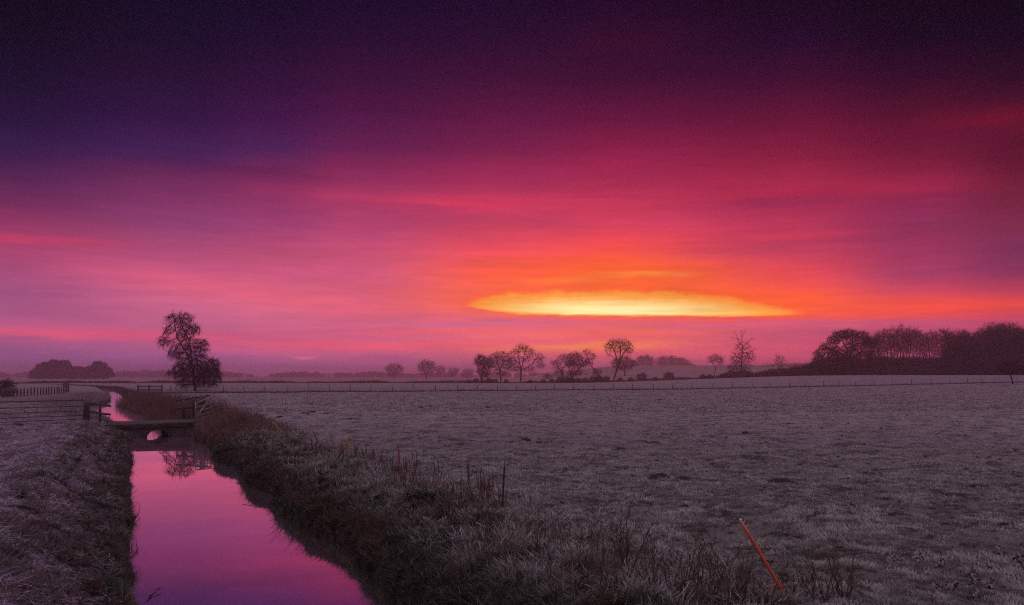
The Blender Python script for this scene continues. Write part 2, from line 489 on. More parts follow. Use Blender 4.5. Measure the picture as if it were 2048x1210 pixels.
def ground_mat():
    m, g, b = new_mat('frosted_ground')
    at = g.n('ShaderNodeAttribute', attribute_name='tint')
    tc = g.n('ShaderNodeTexCoord')
    ob = tc.outputs['Object']
    n1 = g.noise(ob, .9, 6, .62)
    n2 = g.noise(ob, 5.0, 6, .65)
    n3 = g.noise(ob, .09, 4, .5)
    v = g.m('ADD', g.m('MULTIPLY', n1, .5), g.m('MULTIPLY', n2, .5))
    dark = g.mix(1.0, at.outputs['Color'], (.25, .25, .23), 'MULTIPLY')
    c = g.mix(g.smooth(v, .40, .56), dark, at.outputs['Color'])
    c = g.mix(g.m('MULTIPLY', g.smooth(n3, .5, .75), .35), c, g.mix(1.0, at.outputs['Color'], (.75, .6, .56), 'MULTIPLY'))
    g.link(c, b.inputs['Base Color'])
    b.inputs['Roughness'].default_value = .9
    b.inputs['Specular IOR Level'].default_value = .15
    bp = g.n('ShaderNodeBump'); bp.inputs['Strength'].default_value = .8; bp.inputs['Distance'].default_value = .12
    g.link(v, bp.inputs['Height']); g.link(bp.outputs[0], b.inputs['Normal'])
    return m
M_ground = ground_mat()

FROST = np.array((.33, .315, .35))
def build_ground():
    fine = np.radians(np.arange(-42, 42.01, .15))
    rest = np.radians(np.arange(45, 316, 3.0))
    ang = np.concatenate([fine, rest])
    r = 2.0 * 1.0105 ** np.arange(0, 690)
    r = r[r < 2600]
    A, R = np.meshgrid(ang, r)
    X = R * np.sin(A); Y = R * np.cos(A)
    Z = land(X.ravel(), Y.ravel()).reshape(X.shape)
    v = np.stack([X, Y, Z], -1).reshape(-1, 3)
    na = len(ang); nr = len(r)
    i, j = np.meshgrid(np.arange(nr - 1), np.arange(na), indexing='ij')
    j2 = (j + 1) % na
    f = np.stack([i * na + j, i * na + j2, (i + 1) * na + j2, (i + 1) * na + j], -1).reshape(-1, 4)[:, ::-1]
    x, y = v[:, 0], v[:, 1]
    xl, xr = edges(y)
    sL = xl - x; sR = x - xr
    t = np.tile(FROST, (len(v), 1))
    def over(mask, c):
        nonlocal t
        t = t * (1 - mask[:, None]) + np.array(c) * mask[:, None]
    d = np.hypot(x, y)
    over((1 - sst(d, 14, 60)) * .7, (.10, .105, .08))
    hed = 318 + 8 * (fbm(x * .02, y * 0, 2) - .5)
    over(sst(y, hed, hed + 6) * .85, (.40, .28, .30))                 # pasture past the far boundary, pale pink of the mist put into its colour
    over(sst(y, 560, 640) * .8, (.34, .24, .26))  # hill field, its colour also tinted for the mist
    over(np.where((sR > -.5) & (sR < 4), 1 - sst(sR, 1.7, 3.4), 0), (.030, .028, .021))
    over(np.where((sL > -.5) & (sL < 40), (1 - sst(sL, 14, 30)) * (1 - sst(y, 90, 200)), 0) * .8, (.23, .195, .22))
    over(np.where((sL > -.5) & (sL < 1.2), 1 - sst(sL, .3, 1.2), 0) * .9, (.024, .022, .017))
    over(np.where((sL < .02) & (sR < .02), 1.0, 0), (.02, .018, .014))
    rd = np.clip(-rut_depth(x, y) / .12, 0, 1)
    over(rd * .8, (.035, .03, .026))
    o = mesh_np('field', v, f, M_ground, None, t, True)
    tag(o, kind='structure')
build_ground()

def water_mat():
    m, g, b = new_mat('still_water')
    nt = m.node_tree
    tc = g.n('ShaderNodeTexCoord')
    n = g.noise(tc.outputs['Object'], .8, 2, .4)
    bp = g.n('ShaderNodeBump'); bp.inputs['Strength'].default_value = .012; bp.inputs['Distance'].default_value = .05
    g.link(n, bp.inputs['Height'])
    gl = g.n('ShaderNodeBsdfGlossy'); gl.inputs['Roughness'].default_value = .012
    gl.inputs['Color'].default_value = (1, 1, 1, 1)
    g.link(bp.outputs[0], gl.inputs['Normal'])
    sk = g.n('ShaderNodeBsdfGlossy'); sk.inputs['Roughness'].default_value = .30     # added blurred reflection that pales the water
    sk.inputs['Color'].default_value = (.95, .80, .86, 1)
    df = g.n('ShaderNodeBsdfDiffuse'); df.inputs[0].default_value = (.06, .05, .055, 1)
    fr = g.n('ShaderNodeFresnel'); fr.inputs[0].default_value = 1.9
    m1 = g.n('ShaderNodeMixShader'); m1.inputs[0].default_value = .14
    g.link(gl.outputs[0], m1.inputs[1]); g.link(sk.outputs[0], m1.inputs[2])
    fac = g.m('MAXIMUM', fr.outputs[0], .95)
    mx = g.n('ShaderNodeMixShader')
    g.link(fac, mx.inputs[0]); g.link(df.outputs[0], mx.inputs[1]); g.link(m1.outputs[0], mx.inputs[2])
    g.link(mx.outputs[0], nt.nodes['Material Output'].inputs[0])
    return m
def build_water():
    ys = np.concatenate([np.arange(-60, 60, 2.0), np.arange(60, 470, 3.0)])
    l = np.interp(ys, DY, DL) - .7; r = np.interp(ys, DY, DR) + .7
    far = sst(ys, 100, 200) * .35
    l = l + far; r = r - far
    v = np.concatenate([np.stack([l, ys, ys * 0 + W_Z], 1), np.stack([r, ys, ys * 0 + W_Z], 1)])
    n = len(ys); i = np.arange(n - 1)
    f = np.stack([i, i + n, i + n + 1, i + 1], 1)
    tag(mesh_np('water', v, f, water_mat()), kind='structure')
build_water()

# ------------------------------------------------------------------ grass, straw, reeds (nobody could count them)
def blades(name, base, az, length, width, lean, droop, c0, c1, mat, label, segs=3):
    """curved blades; lean = angle from upright at the root, droop = added by the tip"""
    n = len(base)
    h = np.stack([np.cos(az), np.sin(az)], 1)
    side = np.stack([-np.sin(az), np.cos(az), np.zeros(n)], 1)
    tw = rng.uniform(0, np.pi, n)                                       # blade faces turn every way
    side = side * np.cos(tw)[:, None] + np.concatenate([h * np.sin(tw)[:, None], np.zeros((n, 1))], 1)
    p = base.copy()
    verts = np.empty((n, 2 * segs + 1, 3), np.float32)
    tint = np.empty((n, 2 * segs + 1, 3), np.float32)
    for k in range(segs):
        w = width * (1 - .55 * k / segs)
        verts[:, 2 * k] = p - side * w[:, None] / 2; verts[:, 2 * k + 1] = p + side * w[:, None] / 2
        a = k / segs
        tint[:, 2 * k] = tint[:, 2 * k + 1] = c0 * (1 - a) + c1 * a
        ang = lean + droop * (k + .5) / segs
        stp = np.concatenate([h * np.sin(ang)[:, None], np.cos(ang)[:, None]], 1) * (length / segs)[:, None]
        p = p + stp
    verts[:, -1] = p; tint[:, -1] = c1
    q = [[2 * k, 2 * k + 1, 2 * k + 3, 2 * k + 2] for k in range(segs - 1)]
    off = (np.arange(n) * (2 * segs + 1))[:, None, None]
    fq = (np.array(q)[None] + off).reshape(-1, 4)
    ft = (np.array([[2 * segs - 2, 2 * segs - 1, 2 * segs]])[None] + off).reshape(-1, 3)
    o = mesh_np(name, verts.reshape(-1, 3), [fq, ft], mat, None, tint.reshape(-1, 3), False)
    return tag(o, label, 'grass' if 'grass' in name else name.replace('_', ' '), None, 'stuff')
def pw(n, a, b, e):
    """n distances between a and b with density falling as y**-e"""
    t = rng.random(n); k = 1 - e
    return (a ** k + t * (b ** k - a ** k)) ** (1 / k)
def lerp(a, b, t): return np.array(a) * (1 - t[:, None]) + np.array(b) * t[:, None]

def field_grass():
    n = 520000
    y = pw(n, 8.3, 75, 1.55)
    x = rng.uniform(-.62, .66, n) * y
    xl, xr = edges(y)
    cl = .55 * fbm(x * 5.5, y * 4.2, 2) + .45 * fbm(x * 2.1 + 7, y * 1.7, 2)   # clumps
    big = fbm(x * .35 + 9, y * .28, 2)
    keep = ((x - xr > 2.0) | ((xl - x > 7.0))) & (rng.random(n) < .35 + 1.1 * cl)
    x, y, cl, big = x[keep], y[keep], cl[keep], big[keep]; n = len(x)
    ln = (.018 + .21 * np.clip(cl - .34, 0, 1) ** 1.2 + .015 * big) * rng.uniform(.6, 1.35, n)
    wd = .0045 * (1 + y / 11) * rng.uniform(.7, 1.3, n)
    fr = np.clip(.44 + 4.2 * (cl - .50) + .7 * (big - .5) + rng.normal(0, .22, n), 0, 1)
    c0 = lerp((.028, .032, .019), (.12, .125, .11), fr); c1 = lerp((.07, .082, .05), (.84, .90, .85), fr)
    b = np.stack([x, y, land(x, y) - .01], 1)
    wind = 2.3 + 1.3 * rng.normal(0, 1, n)
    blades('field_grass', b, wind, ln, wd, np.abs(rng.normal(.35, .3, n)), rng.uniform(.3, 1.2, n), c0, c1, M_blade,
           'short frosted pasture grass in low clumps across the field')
    n = 60000                                                          # farther tussocks
    y = pw(n, 60, 190, 1.6); x = rng.uniform(-.6, .66, n) * y
    xl, xr = edges(y)
    cl = fbm(x * .8, y * .45, 3)
    keep = (x - xr > 2.5) & (rng.random(n) < 3.2 * (cl - .32))
    x, y = x[keep], y[keep]; n = len(x)
    fr = np.clip(rng.normal(.45, .35, n), 0, 1)
    b = np.stack([x, y, land(x, y) - .02], 1)
    blades('pasture_grass', b, rng.uniform(0, 6.28, n), rng.uniform(.07, .17, n), rng.uniform(.05, .12, n) * (y / 90), rng.uniform(.1, .7, n),
           rng.uniform(.2, .8, n), lerp((.06, .055, .04), (.2, .19, .19), fr), lerp((.13, .11, .09), (.42, .41, .42), fr), M_blade,
           'distant frosted tussocks of grass towards the wire fence')
field_grass()

def tussocks(name, cx, cy, rad, per, frost, red, mat, label, lenf=1.0, wbase=.0055, down=None, segs=4):
    '''tufts: blades fanning out and arching over from one root'''
    n = len(cx); k = np.repeat(np.arange(n), per)
    m_ = len(k); az = rng.uniform(0, 2 * np.pi, m_)
    rr = rad[k] * .35 * np.sqrt(rng.random(m_))
    x = cx[k] + np.cos(az) * rr; y = cy[k] + np.sin(az) * rr
    if down is not None:                                               # on a slope most of the tuft hangs downhill
        hang = rng.random(m_) < .25
        az = np.where(hang, down + rng.normal(0, .6, m_), az)
    b = np.stack([x, y, land(x, y) - .02], 1)
    fr = np.clip(frost[k] + rng.normal(0, .22, m_), 0, 1)
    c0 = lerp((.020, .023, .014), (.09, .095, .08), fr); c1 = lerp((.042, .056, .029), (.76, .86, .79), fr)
    rd = red[k]
    c0[rd] = c0[rd] * .4 + np.array((.07, .034, .024)) * .6; c1[rd] = c1[rd] * .45 + np.array((.20, .085, .055)) * .55
    ln = rad[k] * lenf * rng.uniform(.55, 1.3, m_)
    d = np.hypot(cx, cy)[k]
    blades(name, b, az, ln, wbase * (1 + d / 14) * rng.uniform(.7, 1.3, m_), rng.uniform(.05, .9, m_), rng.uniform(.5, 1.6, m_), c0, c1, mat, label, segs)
def tufts():
    n = 3400
    y = pw(n, 9.5, 50, 1.5); xl, xr = edges(y); s = rng.uniform(.02, 3.3, n); x = xr + s
    rad = rng.uniform(.07, .24, n) * (1 - .3 * sst(s, 2.2, 3.3))
    pt = fbm(x * 2.0 + 77, y * 1.7, 2)
    fr = np.clip(sst(s, .5, 1.6) * (.34 + 1.8 * (pt - .5)) + rng.normal(0, .2, n) * sst(s, .3, 1.2), 0, 1)  # unfrosted by the water; the dark tone also stands in for bank shade
    red = (fbm(x * .8 + 3, y * .8, 2) > .63) & (rng.random(n) < .5)
    tussocks('tussock_grass', x, y, rad, 62, fr, red, M_blade, 'dark shaggy grass tussocks hanging down the right bank', 1.15, down=np.arctan2(-.4, -1.0))
    n = 6500
    y = pw(n, 8.4, 60, 1.5); x = rng.uniform(-.6, .64, n) * y; xl, xr = edges(y)
    cl = fbm(x * .55 + 31, y * .45, 3)
    keep = (x - xr > 3.0) & (rng.random(n) < 2.6 * (cl - .33)); x, y, cl = x[keep], y[keep], cl[keep]; n = len(x)
    fr = np.clip(.28 + 1.2 * (cl - .5) + rng.normal(0, .2, n), 0, 1)
    tussocks('frosted_grass_tufts', x, y, rng.uniform(.045, .11, n), 46, fr, rng.random(n) < .07, M_blade, 'frost covered grass tufts scattered over the near field', 1.0, segs=3)
    n = 420
    y = pw(n, 10, 45, 1.5); xl, xr = edges(y); s = rng.uniform(.02, 2.0, n); x = xl - s
    tussocks('slope_tussocks', x, y, rng.uniform(.08, .22, n), 80, np.clip(.06 + .2 * sst(s, .4, 2) + rng.normal(0, .12, n), 0, 1), rng.random(n) < .3, M_blade,
             'dark grass tussocks along the water side of the left bank', 1.1, down=np.arctan2(.4, 1.0))
tufts()

def bank_grass():
    n = 110000
    y = pw(n, 8.0, 62, 1.6); s = rng.uniform(-.05, 3.6, n) ** 1.0
    xl, xr = edges(y); x = xr + s
    cl = fbm(x * 1.6, y * 1.6 + 20, 3)
    keep = rng.random(n) < .2 + 1.2 * cl
    x, y, s, cl = x[keep], y[keep], s[keep], cl[keep]; n = len(x)
    toward = np.arctan2(-.4, -1.0) + rng.normal(0, 1.9, n)               # hanging towards the water
    up = rng.random(n) < .25
    ln = (.05 + .24 * np.clip(cl - .25, 0, 1)) * rng.uniform(.5, 1.5, n) * (1 - .2 * sst(s, 2.4, 3.6))
    fr = np.clip(sst(s, .45, 1.5) * (.26 + 2.2 * (cl - .48) + .30 * sst(s, 1.8, 3.0)) + rng.normal(0, .2, n) * sst(s, .3, 1.2), 0, 1)  # no frost low down; the darker blades also imitate shade at the water's edge
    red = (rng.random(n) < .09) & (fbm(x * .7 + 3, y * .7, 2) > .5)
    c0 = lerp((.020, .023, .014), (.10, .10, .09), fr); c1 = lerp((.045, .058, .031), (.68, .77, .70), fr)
    c0[red] = (.07, .036, .025); c1[red] = c1[red] * .4 + np.array((.17, .075, .05)) * .6
    wd = .006 * (1 + y / 13) * rng.uniform(.7, 1.5, n)
    b = np.stack([x, y, land(x, y) - .02], 1)
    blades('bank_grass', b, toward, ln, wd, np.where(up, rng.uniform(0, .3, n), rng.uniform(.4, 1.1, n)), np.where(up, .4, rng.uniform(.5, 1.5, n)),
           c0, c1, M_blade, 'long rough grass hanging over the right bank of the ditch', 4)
bank_grass()

def bank_litter():
    n = 52000                                                          # flattened dead stalks and leaves among the grass
    y = pw(n, 9.5, 46, 1.5); xl, xr = edges(y); s = rng.uniform(.15, 4.2, n); x = xr + s
    cl = .5 * fbm(x * 1.1 + 90, y * 1.1, 2) + .5 * fbm(x * 4.5 + 20, y * 4.0, 2)
    keep = (rng.random(n) < 3.0 * (cl - .33)) & (rng.random(n) < 1 - .7 * sst(s, 2.6, 4.2)); x, y, s, cl = x[keep], y[keep], s[keep], cl[keep]; n = len(x)
    fr = np.clip(sst(s, .4, 1.5) * (.22 + 1.8 * (cl - .5) + rng.normal(0, .3, n)), 0, 1)
    b = np.stack([x, y, land(x, y) + rng.uniform(.0, .10, n)], 1)
    blades('bank_litter', b, rng.uniform(0, 6.28, n), rng.uniform(.05, .30, n), rng.uniform(.006, .018, n) * (1 + y / 26), rng.normal(1.35, .35, n), rng.normal(.1, .5, n),
           lerp((.032, .024, .018), (.28, .29, .28), fr), lerp((.065, .046, .036), (.78, .82, .80), fr), M_straw, 'flattened dead stalks among the grass of the right bank', 3)
    n = 2600                                                           # thin dry stems standing above it
    y = pw(n, 9.5, 45, 1.5); xl, xr = edges(y); s = rng.normal(2.2, .8, n); x = xr + s
    cl = fbm(x * .6 + 61, y * .6, 2); keep = (rng.random(n) < 3.5 * (cl - .4)) & (s > .3); x, y = x[keep], y[keep]; n = len(x)
    t = rng.random(n); b = np.stack([x, y, land(x, y) - .02], 1)
    blades('dry_stems', b, rng.uniform(0, 6.28, n), rng.uniform(.18, .52, n), rng.uniform(.007, .012, n) * (1 + y / 30), rng.uniform(0, .45, n), rng.normal(.1, .3, n),
           lerp((.05, .028, .025), (.09, .055, .05), t), lerp((.08, .045, .04), (.26, .17, .16), t), M_straw, 'thin dry stems standing along the top of the right bank', 4)
bank_litter()

def left_bank():
    n = 190000                                                          # mown reed straw lying under rime
    y = pw(n, 6.8, 50, 1.5); xl, xr = edges(y); s = rng.uniform(.25, 8.5, n); x = xl - s
    ok = (np.abs(x) < y * .66 + 1)
    x, y, s = x[ok], y[ok], s[ok]; n = len(x)
    cl = .5 * fbm(x * 1.2 + 50, y * 1.2, 2) + .5 * fbm(x * 4 + 50, y * 3, 2)
    keep = rng.random(n) < (.15 + 1.4 * (cl - .1)) * (1 - .75 * (1 - sst(s, .3, 1.5)))
    x, y, s, cl = x[keep], y[keep], s[keep], cl[keep]; n = len(x)
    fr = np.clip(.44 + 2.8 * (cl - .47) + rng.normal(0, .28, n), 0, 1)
    ln = rng.uniform(.05, .22, n) * (1 + 1.0 * (rng.random(n) < .06))
    wd = rng.uniform(.004, .010, n) * (1 + y / 20)
    c0 = lerp((.03, .02, .02), (.50, .42, .58), fr); c1 = lerp((.055, .036, .038), (.86, .74, .97), fr)
    a = np.where(rng.random(n) < .7, rng.normal(-.35, .5, n) + np.pi * (rng.random(n) < .5), rng.uniform(0, 6.28, n))
    b = np.stack([x, y, land(x, y) + rng.uniform(0, .07, n)], 1)
    blades('dry_straw', b, a, ln, wd, rng.normal(1.45, .16, n), rng.uniform(-.1, .25, n), c0, c1, M_straw,
           'frosted mown reed straw lying over the left bank of the ditch', 3)
    n = 80000                                                          # short grass on its slope and behind
    y = pw(n, 6.8, 60, 1.6); xl, xr = edges(y); s = rng.uniform(-.04, 3.2, n) * np.where(rng.random(n) < .3, 3.5, 1); x = xl - s
    cl = fbm(x * 1.7 + 70, y * 1.7, 3)
    keep = (rng.random(n) < .2 + 1.1 * cl) & (np.abs(x) < y * .66 + 1)
    x, y, s, cl = x[keep], y[keep], s[keep], cl[keep]; n = len(x)
    fr = np.clip(.12 + .9 * (cl - .45) + .22 * sst(s, .6, 2.2) + rng.normal(0, .2, n), 0, 1)
    c0 = lerp((.045, .04, .027), (.13, .12, .115), fr); c1 = lerp((.09, .075, .05), (.40, .38, .40), fr)
    b = np.stack([x, y, land(x, y) - .02], 1)
    blades('slope_grass', b, rng.normal(.2, 1.2, n), (.05 + .2 * cl) * rng.uniform(.6, 1.4, n), .005 * (1 + y / 13) * rng.uniform(.7, 1.3, n),
           rng.uniform(.2, 1.1, n), rng.uniform(.4, 1.3, n), c0, c1, M_blade, 'dull green grass on the slope of the left bank', 3)
left_bank()

def reeds():
    # red-brown dead grass beside the bridge
    n = 8500
    y = rng.uniform(35, 47.5, n); xl, xr = edges(y); s = np.abs(rng.normal(1.7, 1.3, n)); x = xr + s
    keep = rng.random(n) < sst(y, 34, 40) * (1 - sst(s, 3.4, 5.0)) * (.3 + fbm(x * .9, y * .9, 2))
    x, y, s = x[keep], y[keep], s[keep]; n = len(x)
    t = rng.random(n)
    b = np.stack([x, y, land(x, y) - .03], 1)
    hh = (.35 + .55 * sst(y, 38, 45)) * rng.uniform(.6, 1.25, n) * (1 - .45 * sst(s, 2.4, 4.5))
    blades('dead_grass', b, rng.uniform(0, 6.28, n), rng.uniform(.55, 1.1, n) * hh, rng.uniform(.014, .03, n), rng.uniform(0, .25, n), rng.uniform(.1, .9, n),
           lerp((.05, .034, .03), (.10, .06, .05), t), lerp((.13, .085, .07), (.30, .20, .175), t), M_straw, 'tall red brown dead grass beside the open metal gate', 4)
    # reeds standing in the water behind the bridge
    n = 17000
    y = rng.uniform(51.5, 100, n); xl, xr = edges(y); s = rng.normal(.8, 1.35, n); x = xr + s
    keep = (s > -1.7 + .016 * (y - 50)) & (s < 4) & (rng.random(n) < .25 + 1.2 * fbm(x * .6, y * .3, 2)) & (rng.random(n) < np.where(s < -.9, .3, np.where(s < -.3, .6, 1)))
    x, y, s = x[keep], y[keep], s[keep]; n = len(x)
    t = rng.random(n)
    b = np.stack([x, y, np.maximum(land(x, y), W_Z) - .03], 1)
    blades('reeds', b, rng.uniform(0, 6.28, n), rng.uniform(.35, 1.2, n) * np.where(rng.random(n) < .1, 1.4, 1), rng.uniform(.014, .032, n), rng.uniform(0, .2, n), rng.uniform(.05, .7, n),
           lerp((.05, .034, .03), (.10, .06, .05), t), lerp((.10, .066, .055), (.22, .14, .12), t), M_straw, 'dead brown reeds standing along the ditch behind the bridge', 4)
    # rough strip under the wire fence and scrub line at the far boundary
    n = 16000
    u = rng.uniform(250, 2200, n); d = 133 + (u - 488) * .033 + rng.normal(0, .35, n)
    x = (u - 1024) / FPX * d; b = np.stack([x, d, land(x, d) - .03], 1)
    t = rng.random(n)
    blades('verge_grass', b, rng.uniform(0, 6.28, n), rng.uniform(.12, .42, n), rng.uniform(.03, .07, n), rng.uniform(0, .5, n), rng.uniform(.2, .9, n),
           lerp((.03, .022, .018), (.06, .04, .033), t), lerp((.06, .042, .035), (.13, .085, .075), t), M_straw, 'strip of rough dark grass along the foot of the wire fence', 3)
    n = 26000
    u = rng.uniform(-150, 2250, n); d = 316 + rng.normal(0, 2.5, n)
    x = (u - 1024) / FPX * d
    xl, xr = edges(d)
    b = np.stack([x, d, land(x, d) - .05], 1); t = rng.random(n)
    hh = .5 + 1.6 * np.clip(fbm(x * .12, x * 0, 3) - .3, 0, 1) + .8 * sst(u, 1300, 1600)
    blades('scrub', b, rng.uniform(0, 6.28, n), rng.uniform(.5, 1.2, n) * hh, rng.uniform(.08, .18, n), rng.uniform(0, .5, n), rng.uniform(.1, .7, n),
           lerp((.04, .024, .02), (.07, .04, .034), t), lerp((.06, .034, .03), (.11, .06, .052), t), M_straw, 'low brown scrub along the far edge of the frosted field', 3)
    n = 9000                                                            # brown reeds on the left field edge
    y = rng.uniform(55, 130, n); xl, xr = edges(y); s = np.abs(rng.normal(0, 2.2, n)) + .1; x = xl - s
    t = rng.random(n); b = np.stack([x, y, land(x, y) - .03], 1)
    blades('verge_sedge', b, rng.uniform(0, 6.28, n), rng.uniform(.15, .45, n), rng.uniform(.02, .05, n), rng.uniform(0, .6, n), rng.uniform(.2, .9, n),
           lerp((.06, .045, .045), (.2, .17, .18), t), lerp((.12, .09, .09), (.5, .45, .5), t), M_straw, 'low brown sedge on the left edge of the ditch beyond the bridge', 3)
reeds()

# ------------------------------------------------------------------ bridge, gates, rails
def build_bridge():
    BX, BY = -20.6, 45.55                                               # left end of the near face
    root = empty('culvert_bridge', (BX, BY, 0), math.atan2(.43, 1))
    tag(root, 'small dark brick bridge over the ditch with one low arched opening', 'bridge')
    L, D = 4.9, 3.6
    c0, hw, hh = 2.26, .54, .38                                         # centre, half width and height of the arch
    def arch(x):
        t = (x - c0) / hw
        return (W_Z + hh * math.sqrt(max(0, 1 - t * t))) if abs(t) < 1 else -1.5
    xs = sorted(set([0, .5, 1.0, 1.5] + [c0 + hw * math.cos(a) for a in np.linspace(0, math.pi, 25)] + [3.2, 3.7, 4.3, L]))
    skew = -.30
    v = []; f = []
    top = -.19
    for x in xs:
        zb = arch(x) if abs(x - c0) < hw - 1e-6 else -1.5
        v += [(x, 0, zb), (x, 0, top), (x + (skew if abs(x - c0) <= hw else 0), D, zb), (x, D, top)]
    for i in range(len(xs) - 1):
        a, b = 4 * i, 4 * i + 4
        f += [(a, b, b + 1, a + 1), (b + 2, a + 2, a + 3, b + 3), (a + 1, b + 1, b + 3, a + 3), (b, a, a + 2, b + 2)]
    # jambs of the opening, below the springing
    for sx in (c0 - hw, c0 + hw):
        n = len(v)
        v += [(sx, 0, -1.5), (sx, 0, W_Z + .001), (sx + skew, D, W_Z + .001), (sx + skew, D, -1.5)]
        f.append((n, n + 1, n + 2, n + 3))
    f += [(0, 1, 3, 2), (4 * len(xs) - 4, 4 * len(xs) - 2, 4 * len(xs) - 1, 4 * len(xs) - 3)]
    mesh_np('wall', np.array(v, float), np.array(f), M_brick, root)
    r = MB()                                                            # ring of voussoirs, standing a little proud
    for k in range(13):
        a0 = math.pi * k / 13 + .03; a1 = math.pi * (k + 1) / 13 - .03
        q = []
        for a, s in ((a0, 1), (a1, 1), (a1, 1.0), (a0, 1.0)):
            q.append(a)
        p = []
        for y in (-.02, .10):
            for a, e in ((a0, 0), (a1, 0), (a1, .14), (a0, .14)):
                p.append((c0 + (hw + e) * math.cos(a), y, W_Z + (hh + e) * math.sin(a)))
        r.add(p, [(0, 1, 2, 3), (4, 7, 6, 5), (0, 4, 5, 1), (1, 5, 6, 2), (2, 6, 7, 3), (3, 7, 4, 0)])
    r.build('arch_ring', M_brick, root)
    for y in (-.06, D - .24):
        k = MB()
        zs = [(-.3, .0), (1.2, .0), (2.6, .03), (4.0, .07), (5.2, .10)]
        for (xa, za), (xb, zb) in zip(zs[:-1], zs[1:]):
            k.beam((xa + .003, y + .15, za - .10), (xb - .003, y + .15, zb - .13), .34, .24)
        k.build('kerb_beam', M_kerb, root)
    dk = MB()
    dk.beam((-.2, D / 2, -.10), (5.1, D / 2, -.04), D - .42, .2)
    dk.build('deck', M_ground_deck, root)
M_ground_deck = solid('muddy_deck', (.018, .015, .014), (.05, .043, .043), 3, .95, bump=.5, frost=.08)
build_bridge()

def rail_fence(label, name, posts, rails, pw_=.12, ph=1.15, cat='fence', group=None):
    """posts: (x, y, top height, thickness); rails: ((x,y,z),(x,y,z))"""
    root = empty(name, (posts[0][0], posts[0][1], land1(posts[0][0], posts[0][1])))
    tag(root, label, cat, group)
    o = np.array(root.location)
    for (x, y, zt, w) in posts:
        m = MB(); z0 = min(land1(x, y), 0) - .15
        m.beam(np.array((x, y, z0)) - o, np.array((x + random.uniform(-.015, .015), y, zt)) - o, w, w)
        m.build('post', M_timber, root)
    for a, b in rails:
        m = MB(); m.beam(np.array(a) - o, np.array(b) - o, .05, .095, .006); m.build('rail', M_timber, root)
    return root
# wing rail on the left end of the bridge
gp = P(173, 845, 47.5); ra = P(221, 812, 43.4); rb = P(200, 850, 45.3)
rail_fence('short dark timber rail with two rails at the left end of the bridge', 'rail_fence', [(rb[0], rb[1], 1.05, .11)],
           [(P(178, 806.5, 47.2), P(221, 812, 43.4)), (P(178, 823, 47.2), P(221, 829, 43.4))])
root = empty('gate_post', (gp[0], gp[1], 0)); tag(root, 'thick dark timber gate post at the left end of the bridge', 'gate post')
m = MB(); m.beam((0, 0, -.3), (0, 0, 1.24), .25, .25); m.build('post', M_timber, root)
m = MB(); m.tube([(-.14, -.05, 1.12), (-.30, -.05, 1.12)], .02, 6); m.build('hinge_pin', M_iron, root)
m = MB(); m.tube([(-.14, -.05, .22), (-.30, -.05, .22)], .02, 6); m.build('hinge_pin', M_iron, root)
# closed gate running out of the picture to the left
def metal_gate(a, b, zs_a, zs_b, label, mat, brace=None, r=.025, uprights=(0, 1), name='metal_gate'):
    a = np.array(a); b = np.array(b)
    root = empty(name, (a[0], a[1], 0)); tag(root, label, 'gate')
    o = np.array((a[0], a[1], 0.))
    def pt(t, k):
        p = a + (b - a) * t
        return np.array((p[0], p[1], zs_a[k] * (1 - t) + zs_b[k] * t)) - o
    for k in range(len(zs_a)):
        m = MB(); m.tube([pt(0, k), pt(.5, k), pt(1, k)], r * (1.25 if k == 0 else .85), 8); m.build('bar', mat, root)
    for t in uprights:
        m = MB(); m.tube([pt(t, 0) + (0, -.001, .03), pt(t, -1) - (0, 0, .03)], r * 1.3, 8); m.build('stile', mat, root)
    for (t0, k0, t1, k1) in (brace or []):
        m = MB(); m.tube([pt(t0, k0) + (0, -.05, 0), pt(t1, k1) + (0, -.05, 0)], r * .95, 8); m.build('brace', mat, root)
    return root
g0 = P(168, 845, 47.4)[:2]; g1 = P(-14, 850, 44.2)[:2]
metal_gate(g0, g1, [1.22, .90, .64, .40, .20, .05], [1.20, .88, .62, .38, .18, .03], 'closed dark metal field gate left of the thick gate post', M_iron,
           None, .026, (0, 1))
# right end: post with rails behind it, galvanised gate swung open
q = P(404.5, 826, 50.6)
root = empty('gate_post', (q[0], q[1], 0)); tag(root, 'thick timber gate post among rails at the right end of the bridge', 'gate post')
m = MB(); m.beam((0, 0, -.4), (0, 0, 1.40), .26, .26); m.build('post', M_timber, root)
m = MB(); m.tube([(.13, -.05, 1.2), (.26, -.05, 1.2)], .02, 6); m.build('hinge_pin', M_iron, root)
m = MB(); m.tube([(.13, -.05, .3), (.26, -.05, .3)], .02, 6); m.build('hinge_pin', M_iron, root)
pa = P(352, 801, 50.2); pb = P(420, 791, 51.4)
rail_fence('dark timber rail fence behind the bridge left of the open gate', 'rail_fence',
           [(P(367, 800, 50.4)[0], 50.4, 1.16, .16), (P(387, 797, 50.7)[0], 50.8, 1.24, .15)],
           [(pa, pb), (P(352, 818, 50.2), P(420, 812, 51.4))])
ga = P(391, 830, 46.9)[:2]; gb = P(428.5, 800, 50.4)[:2]
metal_gate(ga, gb, [1.07, .80, .56, .34, .14], [1.34, 1.05, .78, .55, .34], 'galvanised metal gate standing open at the right end of the bridge', M_galv,
           [(0, 4, .8, 0), (0, 3, .85, 0)], .026, (0, .8, 1))

